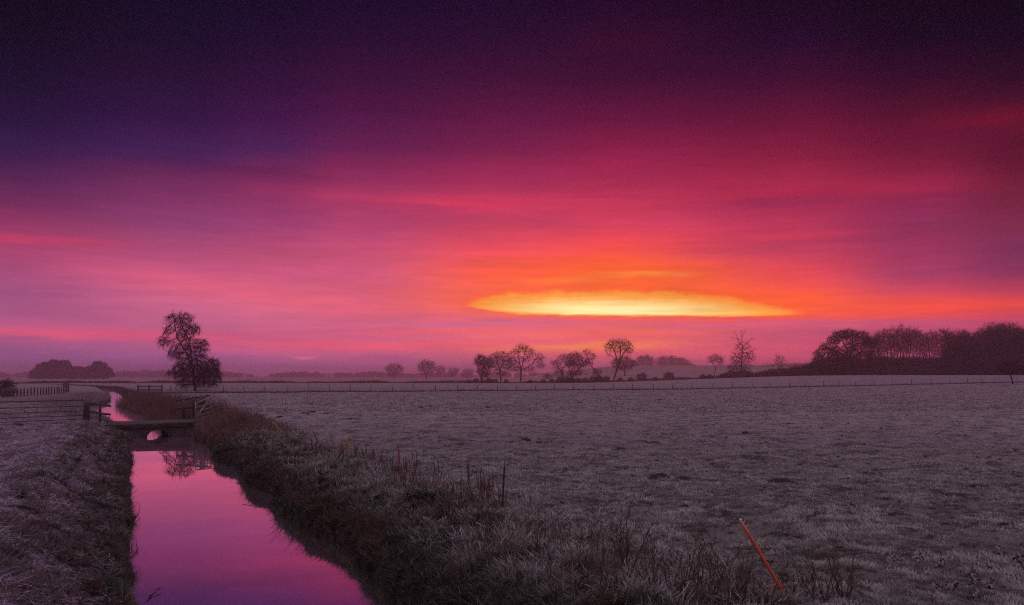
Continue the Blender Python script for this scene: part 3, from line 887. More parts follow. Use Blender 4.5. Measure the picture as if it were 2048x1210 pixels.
# ------------------------------------------------------------------ fences
def wire_fence():
    us = [340, 372, 412, 447, 488, 528, 574, 618, 659, 701, 742, 785, 826, 871, 915, 955, 995, 1033, 1071, 1109, 1147, 1188, 1227, 1265, 1307, 1345,
          1384, 1426, 1465, 1506, 1540, 1579, 1611, 1647, 1677, 1711, 1748, 1784, 1823, 1862, 1900, 1935, 1964, 2000, 2034, 2070, 2105, 2140, 2178]
    def at(u):
        d = 133 + (u - 488) * .033; x = (u - 1024) / FPX * d
        return np.array((x, d, land1(x, d)))
    o = at(us[0])
    root = empty('wire_fence', o); tag(root, 'long wire fence on thin wooden posts across the frosted field', 'fence')
    tops = []
    for u in us:
        p = at(u) - o
        h = random.uniform(1.02, 1.2); lx = random.uniform(-.06, .06); ly = random.uniform(-.05, .05)
        m = MB(); m.tube([p + (0, 0, -.15), p + (lx * .5, ly * .5, h * .5), p + (lx, ly, h)], [.055, .053, .05], 7)
        m.build('post', M_post, root)
        tops.append((p, h, lx))
    for fr in (.97, .66, .36):
        m = MB()
        for (p, h, lx), (p2, h2, lx2) in zip(tops[:-1], tops[1:]):
            a = p + (lx * fr, -.055, h * fr); b = p2 + (lx2 * fr, -.055, h2 * fr)
            mid = (a + b) / 2 - (0, 0, .03)
            m.segs([a, mid], [mid, b], .011, .011, 4)
        m.build('wire', M_wire, root)
wire_fence()

def palisade():
    us = [34, 41.5, 48, 55, 62, 68, 75, 81, 87, 92.5, 98, 103, 109, 114, 118, 123]
    o = P(34, 793, 108)
    root = empty('post_fence', (o[0], o[1], 0)); tag(root, 'row of close-set bare fence posts in the left field', 'fence')
    o = np.array((o[0], o[1], 0.))
    pts = []
    for i, u in enumerate(us):
        d = 108 + 17 * i / 15; p = P(u, 790, d); pts.append(p)
    for i in range(1, 9):                                               # the row turns towards the camera and closes up
        u = 31 - 3.4 * i; d = 108 - 1.0 * i; pts.insert(0, P(u, 790, d))
    for p in pts:
        z0 = land1(p[0], p[1]); h = random.uniform(.98, 1.15)
        m = MB(); m.beam(np.array((p[0], p[1], z0 - .2)) - o, np.array((p[0] + random.uniform(-.05, .05), p[1], z0 + h)) - o, .13, .13)
        m.build('post', M_post, root)
    m = MB()
    for fr in (.8, .45):
        for a, b in zip(pts[:-1], pts[1:]):
            m.segs(np.array((a[0], a[1] - .07, land1(a[0], a[1]) + fr)) - o, np.array((b[0], b[1] - .07, land1(b[0], b[1]) + fr)) - o, .012, .012, 4)
    m.build('wire', M_wire, root)
    # wattle hurdle closing the row
    c = P(127, 787, 126); e = P(137, 786, 131)
    root = empty('hurdle', (c[0], c[1], land1(c[0], c[1]))); tag(root, 'dark leaning hurdle at the end of the close-set post row', 'hurdle')
    v = (e - c)[:2]
    for t in (0, .5, 1):
        m = MB(); m.beam((v[0] * t, v[1] * t, -.1), (v[0] * t + .08, v[1] * t, 1.45), .1, .1); m.build('post', M_post, root)
    for z in np.arange(.15, 1.4, .2):
        m = MB(); m.beam((-.05, -.06, z), (v[0] + .1, v[1] - .06, z + .08), .04, .13); m.build('rail', M_post, root)
palisade()
def post_rail(label, us, d0, d1, h, zr, group=None):
    root = empty('rail_fence', P(us[0], 780, d0) * (1, 1, 0)); tag(root, label, 'fence', group)
    o = np.array(root.location)
    n = len(us); pp = []
    for i, u in enumerate(us):
        d = d0 + (d1 - d0) * i / (n - 1); x = (u - 1024) / FPX * d; z = land1(x, d)
        m = MB(); m.beam(np.array((x, d, z - .15)) - o, np.array((x, d, z + h + random.uniform(0, .08))) - o, .17, .17); m.build('post', M_timber, root)
        pp.append(np.array((x, d, z)))
    for z in zr:
        m = MB()
        for a, b in zip(pp[:-1], pp[1:]): m.beam(a - o + (0, -.11, z), b - o + (0, -.11, z), .05, .16)
        m.build('rail', M_timber, root)
post_rail('two-rail timber fence left of the lone field tree', [276, 298, 324], 133, 136, 1.15, (.95, .42))
post_rail('far timber rail fence by the bend in the ditch', [207, 222, 238, 256, 270], 268, 276, 1.0, (.85, .4))

# ------------------------------------------------------------------ stakes along the right bank
def stake(name, label, base, top, d, r, mat, step=True, lugs=0, rime=False, flat=False, dz=0.0, cat='stake'):
    p = P(base[0], base[1], d); q_ = P(top[0], top[1], d)
    z = land1(p[0], p[1])
    root = empty(name, (p[0], p[1], z)); tag(root, label, cat)
    v = q_ - p; v[2] += p[2] - z
    v[1] += .06 * v[2]
    m = MB()
    n = 7
    pts = [v * t + np.array((math.sin(t * 5) * .006, 0, 0)) for t in np.linspace(-.12, 1, n)]
    if flat:
        m.beam(pts[0], pts[-1], r * 2.2, r * .9)
    else:
        m.tube(pts, [r * 1.05] * (n - 1) + [r * .9], 10)
    m.build('pole', mat, root, smooth=not flat)
    hgt = np.linalg.norm(v)
    if step:
        f = MB(); b = v * .16
        f.beam(b + (-.09, 0, 0), b + (.05, 0, 0), .02, .025); f.beam(b + (-.09, 0, .012), b + (-.09, 0, -.14), .02, .02)
        f.build('foot_step', mat, root)
    for k in range(lugs):
        t = .16 + .70 * k / max(1, lugs - 1)
        c = v * t; m2 = MB()
        sg = 1
        m2.tube([c + (r * .6 * sg, 0, -.004), c + (r * 2.0 * sg, 0, .002), c + (r * 2.1 * sg, 0, .028), c + (r * 1.1 * sg, 0, .034)], r * .34, 6)
        m2.build('lug', mat, root)
    if rime:
        m3 = MB(); m3.tube([v * 1.0 + (0, 0, -.004), v * 1.006 + (0, 0, .004), v * 1.012 + (0, 0, .008)], [r * 1.08, r * 1.0, r * .5], 10); m3.build('frost_cap', M_rime, root, smooth=True)
        m4 = MB()
        for k in range(70):
            t = rng.uniform(.05, .98); c = v * t + np.array((r * rng.uniform(.4, 1.0), -r * rng.uniform(.1, .8), 0))
            m4.segs([c], [c + rng.normal(0, .008, 3) + (0.006, -.004, .006)], .004, .001, 4)
        tag(m4.build('rime_crystals', M_rime, root), kind='stuff')
    return root
stake('fence_stake', 'orange plastic fence stake with rime, leaning left in the near field', (1572, 1196), (1484, 1042), 10.0, .017, M_orange, True, 8, True)
stake('fence_stake', 'thin black upright stake on the edge of the bank', (1003, 1023), (1010, 926), 16.5, .015, M_black, False, 3)
stake('fence_stake', 'red upright stake among dead dock stalks', (801, 952), (795, 880), 22.4, .019, M_red, True, 2)
stake('fence_stake', 'yellow slightly leaning stake on the bank', (699, 912), (691, 871), 28.2, .036, M_yellow, False, 2, flat=True)
stake('fence_stake', 'short brown stake leaning among dead stalks left of the yellow one', (637, 890), (626, 860), 32.6, .026, M_brownst, False)
stake('fence_stake', 'thin pale yellow stake leaning far over to the left', (566, 873), (545, 844), 36.8, .024, M_yellow, False)
stake('fence_stake', 'blue stake with a foot step, standing in the frosted field', (493, 850), (490, 819), 44.8, .026, M_blue, False)
c = P(491, 834, 44.8); m = MB(); m.beam((-.15, 0, 0), (.11, 0, -.01), .03, .03)
br = [o for o in bpy.data.objects if o.get('label', '').startswith('blue stake')][0]
o = m.build('foot_step', M_blue, br); o.location = (-.02, 0, .40)
stake('fence_stake', 'thin orange stake in the tall dead grass by the bridge', (467.5, 852), (466, 813), 45.2, .026, M_orange, False)

# ------------------------------------------------------------------ trees
def grow(skel, blobs, n_attr, seed, step=.45, infl=6.0, kill=.8, r_tip=.012, twig=3, twig_len=.8, droop=0.0, twig_r=.011, pipe=2.08, jitter=.12, rmax=None):
    """space colonisation from the given limbs into the crown volumes (metres, base at the origin)
       returns thick segments and thin segments"""
    g = np.random.default_rng(seed)
    n_attr = int(n_attr * 1.35); twig = twig + 2; twig_r *= 1.15; r_tip *= 1.15; twig_len *= 1.45
    pts = []; par = []
    for line in skel:                                                   # limbs: first point joins the nearest existing node
        line = np.array(line, float)
        if pts:
            dd = np.linalg.norm(np.array(pts) - line[0], axis=1); last = int(dd.argmin())
        else:
            pts.append(line[0]); par.append(-1); last = 0
        for a, b in zip(line[:-1], line[1:]):
            n = max(1, int(np.linalg.norm(b - a) / step))
            for k in range(1, n + 1):
                pts.append(a + (b - a) * k / n + g.normal(0, jitter * step, 3) * (k < n)); par.append(last); last = len(pts) - 1
    w = np.array([b[6] if len(b) > 6 else b[3] * b[4] * b[5] for b in blobs], float); w /= w.sum()
    idx = g.choice(len(blobs), n_attr, p=w)
    q = g.normal(0, 1, (n_attr, 3)); q /= np.linalg.norm(q, axis=1, keepdims=True); q *= g.random((n_attr, 1)) ** .42
    B = np.array([b[:6] for b in blobs], float)
    at = B[idx, :3] + q * B[idx, 3:6]
    P_ = np.array(pts); par = list(par)
    def near(A, N):
        d = ((A[:, None, :] - N[None]) ** 2).sum(-1); i = d.argmin(1)
        return d[np.arange(len(A)), i], i
    best, bi = near(at, P_)
    for it in range(110):
        act = best < infl ** 2 if it < 60 else best < 1e9
        if not act.any(): break
        dirs = at - P_[bi]; dirs /= np.maximum(np.linalg.norm(dirs, axis=1, keepdims=True), 1e-6)
        src, inv = np.unique(bi[act], return_inverse=True)
        s = np.zeros((len(src), 3)); np.add.at(s, inv, dirs[act])
        s += g.normal(0, .25, s.shape); s /= np.maximum(np.linalg.norm(s, axis=1, keepdims=True), 1e-6)
        new = P_[src] + s * step
        b0 = len(P_)
        P_ = np.concatenate([P_, new]); par += list(src)
        d2, i2 = near(at, new)
        m_ = d2 < best; best = np.where(m_, d2, best); bi = np.where(m_, i2 + b0, bi)
        kp = best > kill ** 2
        at, best, bi = at[kp], best[kp], bi[kp]
        if len(at) == 0: break
    N = len(P_); par = np.array(par)
    acc = np.zeros(N); ch = np.zeros(N, int)
    for i in range(N - 1, 0, -1):
        if ch[i] == 0: acc[i] = r_tip ** pipe
        acc[par[i]] += acc[i]; ch[par[i]] += 1
    rad = acc ** (1 / pipe); rad[0] = rad[1] * 1.25
    if rmax: rad *= np.minimum(1, (rmax / rad[0]) ** np.clip(np.log(rad / r_tip) / math.log(rad[0] / r_tip), 0, 1))
    i = np.arange(1, N)
    seg = (P_[par[i]], P_[i], np.minimum(rad[par[i]], rad[i] * 1.6), rad[i])
    thin = np.where(rad < r_tip * 2.6)[0]
    thin = thin[thin > 0]
    k = np.repeat(thin, twig)
    base = P_[par[k]] + (P_[k] - P_[par[k]]) * g.random((len(k), 1))
    dv = (P_[k] - P_[par[k]]); dv /= np.maximum(np.linalg.norm(dv, axis=1, keepdims=True), 1e-6)
    dv = dv + g.normal(0, .48, dv.shape); dv[:, 2] -= droop
    dv /= np.linalg.norm(dv, axis=1, keepdims=True)
    L = twig_len * g.uniform(.4, 1.25, len(k))
    mid = base + dv * (L * .55)[:, None]
    dv2 = dv + g.normal(0, .35, dv.shape); dv2[:, 2] -= droop * 1.4; dv2 /= np.linalg.norm(dv2, axis=1, keepdims=True)
    tip = mid + dv2 * (L * .5)[:, None]
    return seg, (base, mid, tip), rad, twig_r
def tree_parts(root, res, mb=M_bark, mt=M_twig, cut=.07):
    seg, (b, md, tp), rad, tr = res
    thick = seg[3] > cut
    if not thick.any(): thick = seg[3] >= np.quantile(seg[3], .97)
    m = MB(); m.segs(seg[0][thick], seg[1][thick], seg[2][thick], seg[3][thick], 7); m.build('trunk', mb, root, smooth=True)
    m = MB(); t = ~thick
    m.segs(seg[0][t], seg[1][t], seg[2][t], seg[3][t], 4)
    if len(b):
        m.segs(b, md, tr, tr * .8, 3); m.segs(md, tp, tr * .8, tr * .4, 3)
    m.build('crown', mt, root)
def px_tree(name, label, base, d, limbs, blobs, n, seed, group=None, depth=1.0, cat='tree', mb=M_bark, mt=M_twig, cut=.07, **kw):
    """limbs and crown volumes measured on the photograph (columns, rows) at the tree's own distance"""
    x0, y0 = (base[0] - 1024) / FPX * d, d
    if d > 300: n = int(n * 1.35); kw['twig'] = max(1, kw.get('twig', 3) - 1); kw['r_tip'] = kw.get('r_tip', .012) * 1.45; kw['twig_len'] = kw.get('twig_len', .8) * 1.15
    z0 = land1(x0, y0) - .05
    root = empty(name, (x0, y0, z0)); tag(root, label, cat, group)
    o = np.array((x0, y0, z0)); s = d / FPX
    g = np.random.default_rng(seed + 99)
    sk = []
    for j, line in enumerate(limbs):
        L = [P(u, v, d) - o for u, v in line]
        if j == 0: L[0] = np.zeros(3)
        else:
            yy = g.uniform(-1, 1) * 1.2
            for i_, p_ in enumerate(L): p_[1] += yy * i_ / max(1, len(L) - 1)
        sk.append(L)
    B = []
    for b in blobs:
        c_ = P(b[0], b[1], d) - o
        rd = .5 * (b[2] + b[3]) * s * 1.15 * depth
        wt = b[4] if len(b) > 4 else b[2] * b[3]
        B.append((c_[0], c_[1] + g.uniform(-.5, .5) * rd, c_[2], b[2] * s, rd, b[3] * s, wt))
    tree_parts(root, grow(sk, B, n, seed, **kw), mb, mt, cut)
    return root

px_tree('birch_tree', 'tall leaning bare tree with drooping twigs standing at the wire fence', (390, 782), 150,
        [[(390, 782), (388, 760), (385, 738), (382, 726)], [(382, 726), (372, 706), (362, 690), (352, 675), (348, 655), (345, 640), (342, 628)],
         [(384, 732), (383, 705), (381, 682), (371, 662), (364, 645), (363, 630)], [(386, 745), (396, 722), (402, 700), (404, 690)], [(388, 755), (408, 745), (424, 735), (430, 722)],
         [(384, 735), (372, 728), (360, 722)], [(364, 692), (350, 685), (334, 680)], [(350, 660), (340, 652), (333, 652)], [(371, 662), (382, 655), (392, 652)]],
        [(346, 634, 17, 11, 170), (368, 634, 19, 13, 220), (386, 657, 21, 14, 250), (364, 655, 15, 16, 170), (338, 658, 13, 12, 110), (331, 679, 14, 15, 160), (350, 703, 18, 12, 170), (370, 680, 24, 20, 220),
         (402, 690, 17, 18, 270), (386, 710, 30, 24, 480), (370, 738, 22, 24, 480), (404, 738, 27, 28, 680), (430, 734, 14, 25, 320), (345, 742, 11, 10, 90), (390, 745, 40, 26, 350), (372, 766, 20, 8, 170), (412, 764, 24, 9, 190), (432, 750, 12, 18, 200)],
        3200, 21, depth=.9, step=.32, infl=4, kill=.46, twig=4, twig_len=.85, droop=.7, r_tip=.011, twig_r=.013, rmax=.34)
px_tree('oak_tree', 'broad bare oak with a long low limb reaching right', (1041, 760), 400,
        [[(1041, 760), (1042, 745), (1042, 738)], [(1042, 740), (1039, 722), (1036, 708), (1038, 698)], [(1043, 738), (1048, 715), (1050, 700)], [(1043, 741), (1055, 734), (1066, 726), (1074, 715), (1080, 706)], [(1041, 730), (1030, 718), (1024, 710)], [(1044, 725), (1058, 712)]],
        [(1045, 698, 19, 10, 300), (1030, 706, 12, 9, 120), (1060, 706, 12, 10, 150), (1050, 718, 20, 9, 120), (1080, 716, 11, 11, 190), (1026, 722, 13, 9, 150), (1082, 731, 10, 7, 110), (1030, 736, 18, 8, 170), (1058, 738, 16, 7, 90)],
        1100, 31, step=.5, infl=7, kill=.75, twig=3, twig_len=1.0, r_tip=.016, twig_r=.017, rmax=.62)
px_tree('oak_tree', 'tall bare tree with a leaning trunk and full round crown before the sunrise', (1227, 763), 352,
        [[(1227, 763), (1231, 748), (1235, 735)], [(1235, 735), (1233, 715), (1228, 700), (1222, 690)], [(1235, 737), (1240, 715), (1242, 700), (1240, 688)], [(1236, 733), (1246, 708), (1256, 695), (1262, 690)], [(1234, 720), (1224, 712), (1217, 710)]],
        [(1238, 688, 28, 12, 380), (1220, 694, 14, 11, 140), (1256, 697, 13, 13, 170), (1238, 700, 20, 9, 90), (1218, 711, 6, 4, 18)],
        900, 41, step=.45, infl=7, kill=.72, twig=3, twig_len=.8, r_tip=.018, twig_r=.017, rmax=.5)
px_tree('round_tree', 'low round bare tree just behind the leaning tall tree', (1250, 757), 450,
        [[(1250, 757), (1250, 745), (1249, 735)]], [(1248, 727, 27, 15)], 650, 42, step=.6, infl=9, kill=.9, twig=4, twig_len=1.2, r_tip=.02, twig_r=.022)
px_tree('thorn_tree', 'dense many-stemmed bare tree, leftmost of the middle group by the fence', (963, 767), 313,
        [[(963, 767), (963, 758)], [(963, 760), (957, 742), (954, 722)], [(963, 760), (965, 740), (968, 720)], [(963, 762), (973, 748), (979, 730)]],
        [(961, 722, 13, 14, 260), (975, 725, 13, 14, 260), (967, 742, 15, 12, 180)], 1250, 51, step=.4, infl=6, kill=.55, twig=4, twig_len=.8, r_tip=.013, twig_r=.016)
px_tree('round_tree', 'bare rounded tree between the dense many-stemmed tree and the broad oak', (1002, 763), 350,
        [[(1002, 763), (1000, 748), (1001, 735)], [(1001, 740), (994, 722), (990, 712)], [(1001, 738), (1007, 720), (1010, 710)]],
        [(1002, 714, 24, 13), (1012, 727, 17, 12), (992, 730, 16, 12), (1003, 743, 16, 9)], 900, 61, step=.45, infl=7, kill=.7, twig=3, twig_len=.9, r_tip=.014, twig_r=.016)
px_tree('crooked_tree', 'crooked bare tree with a bent trunk, left of the arching group', (1126, 766), 312,
        [[(1126, 766), (1125, 752), (1122, 742), (1118, 737)], [(1122, 741), (1130, 732), (1134, 720)], [(1119, 738), (1112, 728), (1108, 722)]],
        [(1114, 726, 13, 9, 110), (1128, 716, 13, 10, 150), (1137, 724, 11, 12, 130), (1118, 742, 13, 10, 80)], 620, 71, step=.4, infl=6, kill=.65, twig=3, twig_len=.8, r_tip=.013, twig_r=.015, rmax=.4)
px_tree('arching_tree', 'arching bare tree with forked bent stems in the middle of its group', (1144, 765), 318,
        [[(1144, 765), (1143, 757)], [(1143, 758), (1140, 744), (1135, 730)], [(1144, 757), (1152, 744), (1160, 736), (1166, 728)]],
        [(1150, 713, 17, 9, 170), (1150, 727, 18, 11, 200), (1166, 724, 12, 12, 140), (1150, 745, 18, 9, 90)], 800, 72, step=.4, infl=7, kill=.62, twig=4, twig_len=.85, r_tip=.012, twig_r=.016)
px_tree('leaning_tree', 'bare tree leaning steeply to the left at the right of its group', (1205, 766), 312,
        [[(1205, 766), (1200, 752), (1190, 741), (1182, 732), (1177, 718), (1172, 706)], [(1184, 734), (1186, 720), (1188, 710)]],
        [(1174, 705, 9, 8, 110), (1187, 713, 8, 8, 60), (1178, 722, 11, 10, 100), (1194, 745, 10, 8, 110)], 620, 73, step=.38, infl=6, kill=.6, twig=3, twig_len=.75, r_tip=.013, twig_r=.015, rmax=.38)
px_tree('dead_tree', 'gaunt dead tree with broken antler branches above lower growth', (1482, 758), 322,
        [[(1482, 758), (1483, 735), (1483, 715), (1485, 698), (1483, 680), (1482, 662)], [(1483, 685), (1476, 678), (1471, 665)], [(1483, 681), (1487, 668), (1491, 661)], [(1484, 692), (1474, 678), (1465, 675), (1461, 675)], [(1485, 695), (1494, 684), (1506, 676)],
         [(1484, 702), (1476, 692), (1470, 688)], [(1484, 706), (1500, 704), (1512, 697)], [(1483, 718), (1472, 712), (1464, 714)], [(1484, 698), (1498, 693), (1505, 692)], [(1483, 712), (1496, 712), (1507, 704)], [(1483, 725), (1470, 722), (1459, 712)]],
        [(1484, 706, 25, 12, 60), (1484, 690, 16, 10, 25), (1485, 718, 28, 12, 140), (1480, 735, 26, 13, 170)], 560, 81, step=.35, infl=5, kill=.6, twig=2, twig_len=.7, r_tip=.016, twig_r=.016, mb=M_deadbark, cut=.045, rmax=.36)
px_tree('small_tree', 'small bare forked tree left of the dead tree', (1428, 758), 318,
        [[(1428, 758), (1430, 742), (1432, 732)], [(1431, 735), (1422, 722), (1418, 714)], [(1432, 733), (1440, 722), (1442, 716)]],
        [(1432, 717, 16, 9), (1420, 720, 6, 7), (1442, 724, 7, 8)], 480, 82, step=.35, infl=6, kill=.6, twig=3, twig_len=.7, r_tip=.011, twig_r=.013)
px_tree('small_tree', 'slender bare sapling right of the dead tree above the scrub', (1558, 757), 318,
        [[(1558, 757), (1558, 735), (1557, 712)], [(1558, 736), (1553, 722), (1552, 708)], [(1558, 732), (1564, 718), (1566, 712)]],
        [(1559, 722, 13, 13)], 260, 83, step=.35, infl=6, kill=.7, twig=2, twig_len=.7, r_tip=.010, twig_r=.012)
px_tree('oak_tree', 'wide dark oak with heavy crooked limbs at the left end of the wood', (1694, 753), 306,
        [[(1694, 753), (1693, 738), (1696, 722)], [(1696, 724), (1686, 708), (1668, 702), (1654, 694)], [(1696, 722), (1694, 700), (1684, 682), (1676, 674)], [(1697, 722), (1706, 700), (1708, 678)], [(1698, 724), (1718, 708), (1734, 692)], [(1690, 705), (1672, 690), (1664, 684)]],
        [(1695, 669, 28, 11, 420), (1668, 681, 15, 10, 170), (1720, 675, 18, 13, 280), (1652, 694, 12, 9, 120), (1740, 686, 14, 13, 190), (1706, 692, 22, 12, 240), (1640, 710, 12, 14, 110), (1735, 708, 14, 9, 110), (1680, 715, 26, 12, 160), (1648, 724, 24, 14, 260), (1684, 732, 30, 13, 260), (1630, 732, 14, 9, 100), (1668, 702, 24, 12, 260), (1704, 708, 26, 12, 240)],
        3000, 91, step=.4, infl=6, kill=.52, twig=5, twig_len=.75, r_tip=.017, twig_r=.021, rmax=.7)
px_tree('crab_tree', 'small dark tree with a bent trunk standing out in front of the wood', (2026, 769), 172,
        [[(2026, 769), (2024, 758), (2020, 750), (2016, 745)], [(2020, 751), (2010, 742), (2002, 738)], [(2019, 750), (2026, 740), (2034, 736)]],
        [(2012, 738, 24, 10), (2034, 738, 18, 9), (2018, 728, 18, 8)], 900, 92, step=.28, infl=4, kill=.38, twig=4, twig_len=.5, r_tip=.011, twig_r=.013)
for k, (u, vt, vb, ru, d, lab) in enumerate([
        (788, 726, 757, 20, 800, 'hazy round tree standing alone, leftmost of the far pair'),
        (853, 719, 757, 20, 720, 'hazy wide tree right of the lone far round tree'),
        (881, 731, 756, 11, 1000, 'faint small tree touching the hazy wide tree'),
        (907, 735, 757, 13, 1000, 'faint low domed tree in the far haze'),
        (936, 738, 757, 13, 1000, 'faintest low tree left of the many-stemmed tree')]):
    px_tree('hazy_tree', lab, (u, vb), d, [[(u, vb), (u - 1, vb - 7), (u, vb - 12)], [(u, vb - 9), (u - ru * .4, vb - 20)], [(u, vb - 9), (u + ru * .4, vb - 20)]],
            [(u, (vt + vb) / 2 - 3, ru, (vb - vt) / 2 - 2), (u + ru * .35, vt + 9, ru * .5, 8), (u - ru * .4, vt + 12, ru * .5, 8)], 560, 120 + k, step=.8, infl=12, kill=1.2, twig=3, twig_len=1.5, r_tip=.028, twig_r=.034)

# the wood on the right: a few grown trees, copied with turns and sizes of their own
def local_tree(name, H, R, seed, n=700, clear=.35, **kw):
    g = np.random.default_rng(seed)
    root = empty(name, (0, 0, 0))
    sk = [[(0, 0, 0), (g.normal(0, .1), g.normal(0, .1), H * .3), (g.normal(0, .3), g.normal(0, .3), H * .62)]]
    for k in range(4):
        a = k * 1.6 + g.uniform(0, .8); h0 = H * g.uniform(.3, .5)
        sk.append([(0, 0, h0), (math.cos(a) * R * .4, math.sin(a) * R * .4, h0 + H * .18), (math.cos(a) * R * .6, math.sin(a) * R * .6, h0 + H * .33)])
    bl = [(0, 0, H * (.5 + clear * .5), R, R, H * (.5 - clear * .5)), (g.normal(0, R * .3), g.normal(0, R * .3), H * .82, R * .8, R * .8, H * .17)]
    a = dict(step=.45, infl=7, kill=.7, twig=3, twig_len=.9, r_tip=.014, twig_r=.017); a.update(kw)
    tree_parts(root, grow(sk, bl, n, seed, **a))
    return root
def place(root, u, d, s, rz, label, group, cat='tree', first=[]):
    o = root if root.name not in used else copy_tree(root)
    used.add(root.name)
    x = (u - 1024) / FPX * d
    o.location = (x, d, land1(x, d) - .08); o.rotation_euler = (0, 0, rz); o.scale = (s, s, s * random.uniform(.94, 1.06))
    return tag(o, label, cat, group)
used = set()
slim = [local_tree('slender_tree', 16.5, 1.9, 200 + k, 420, .42, kill=.6, twig=2) for k in range(4)]
tall = [local_tree('wood_tree', 17.0, 3.6, 220 + k, 800, .30, twig=2) for k in range(3)]
i = 0
u = 1738.0
while u < 1872:
    t = (u - 1738) / 134
    s = .95 + .12 * math.sin(t * 3) + random.uniform(-.05, .04)
    place(slim[i % 4], u, random.uniform(316, 345), s, random.uniform(0, 6.28), 'tall slender bare tree in the close row right of the wide oak', 'slender trees of the wood')
    u += random.uniform(5.0, 8.0); i += 1
for k, (u, d, s) in enumerate([(1884, 318, 1.02), (1893, 324, 1.03), (1901, 330, 1.02), (1910, 336, 1.03), (1918, 326, 1.0), (1926, 342, 1.06), (1936, 330, 1.04), (1946, 340, 1.06), (1954, 328, 1.03), (1962, 333, 1.07), (1971, 338, 1.09), (1981, 330, 1.1)]):
    place(tall[k % 3], u, d, s * random.uniform(.9, 1.05), random.uniform(0, 6.28), 'bare tree rising behind the dark evergreens of the wood', 'bare trees behind the evergreens')
for k, (u, d, s) in enumerate([(1992, 318, 1.16), (2002, 330, 1.15), (2012, 316, 1.18), (2024, 328, 1.2), (2034, 320, 1.16), (2046, 334, 1.22), (2056, 316, 1.07), (2068, 326, 1.1), (2084, 320, 1.1), (2100, 330, 1.1), (2124, 322, 1.1), (2150, 328, 1.1), (1988, 344, 1.2), (1998, 350, 1.22), (2008, 342, 1.2), (2018, 350, 1.24), (2029, 344, 1.2), (2040, 350, 1.26), (2051, 343, 1.22)]):
    place(tall[(k + 1) % 3], u, d, s * random.uniform(.88, 1.03), random.uniform(0, 6.28), 'tall bare tree of the dense dark right end of the wood', 'trees at the right end of the wood')

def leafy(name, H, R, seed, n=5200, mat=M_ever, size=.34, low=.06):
    """evergreen: trunk and limbs with leaf clumps spread through an uneven crown"""
    g = np.random.default_rng(seed)
    root = empty(name, (0, 0, 0))
    m = MB(); m.tube([(0, 0, 0), (.1, 0, H * .3), (0, .1, H * .6), (.05, 0, H * .9)], [R * .07, R * .055, R * .035, .03], 8)
    for k in range(10):
        a = g.uniform(0, 6.28); h = H * g.uniform(.2, .75)
        m.tube([(0, 0, h), (math.cos(a) * R * .4, math.sin(a) * R * .4, h + .5), (math.cos(a) * R * .75, math.sin(a) * R * .75, h + 1.3)], [R * .03, R * .02, .02], 5)
    m.build('trunk', M_bark, root)
    nb = 26
    c = np.stack([g.normal(0, R * .42, nb), g.normal(0, R * .42, nb), g.uniform(H * (low + .1), H * .88, nb)], 1)
    wide = np.sqrt(np.clip(1 - (c[:, 2] / H) ** 2.2, .05, 1)); c[:, :2] *= wide[:, None]
    rr = g.uniform(.22, .42, nb) * R * (.6 + .5 * wide)
    b = g.integers(0, nb, n); q = g.normal(0, 1, (n, 3)); q /= np.linalg.norm(q, axis=1, keepdims=True); q *= (g.random((n, 1)) ** .35) * np.where(g.random((n, 1)) < .16, g.uniform(1.05, 1.5, (n, 1)), 1)
    p = c[b] + q * rr[b][:, None] * np.array((1, 1, .9))
    p[:, 2] = np.clip(p[:, 2], .2, H * 1.05)
    n1 = g.normal(0, 1, (n, 3)); n1 /= np.linalg.norm(n1, axis=1, keepdims=True)
    n2 = np.cross(n1, g.normal(0, 1, (n, 3))); n2 /= np.linalg.norm(n2, axis=1, keepdims=True)
    sz = size * g.uniform(.5, 1.3, n)[:, None]
    v = np.stack([p - n1 * sz, p + n2 * sz * .4, p + n1 * sz, p - n2 * sz * .4], 1).reshape(-1, 3)
    mesh_np('crown', v, np.arange(4 * n).reshape(-1, 4), mat, root)
    return root
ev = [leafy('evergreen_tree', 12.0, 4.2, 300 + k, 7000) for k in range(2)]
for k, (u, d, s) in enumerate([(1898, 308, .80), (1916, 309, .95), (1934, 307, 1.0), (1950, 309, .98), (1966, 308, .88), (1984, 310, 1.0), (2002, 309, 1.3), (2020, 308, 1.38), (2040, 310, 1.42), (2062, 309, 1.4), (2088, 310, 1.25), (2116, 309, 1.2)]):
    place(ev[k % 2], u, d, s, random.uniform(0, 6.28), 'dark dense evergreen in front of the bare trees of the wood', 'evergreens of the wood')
# hazy copse far left
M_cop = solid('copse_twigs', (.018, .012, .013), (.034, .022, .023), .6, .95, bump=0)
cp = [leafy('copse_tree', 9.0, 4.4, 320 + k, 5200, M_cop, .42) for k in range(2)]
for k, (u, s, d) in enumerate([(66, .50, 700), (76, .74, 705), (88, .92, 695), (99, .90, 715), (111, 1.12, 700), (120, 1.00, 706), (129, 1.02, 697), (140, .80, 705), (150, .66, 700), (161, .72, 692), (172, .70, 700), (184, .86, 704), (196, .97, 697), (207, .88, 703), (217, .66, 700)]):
    place(cp[k % 2], u, d, s * 1.62, random.uniform(0, 6.28), 'rounded dark tree in the hazy copse beyond the left field', 'trees of the hazy copse')
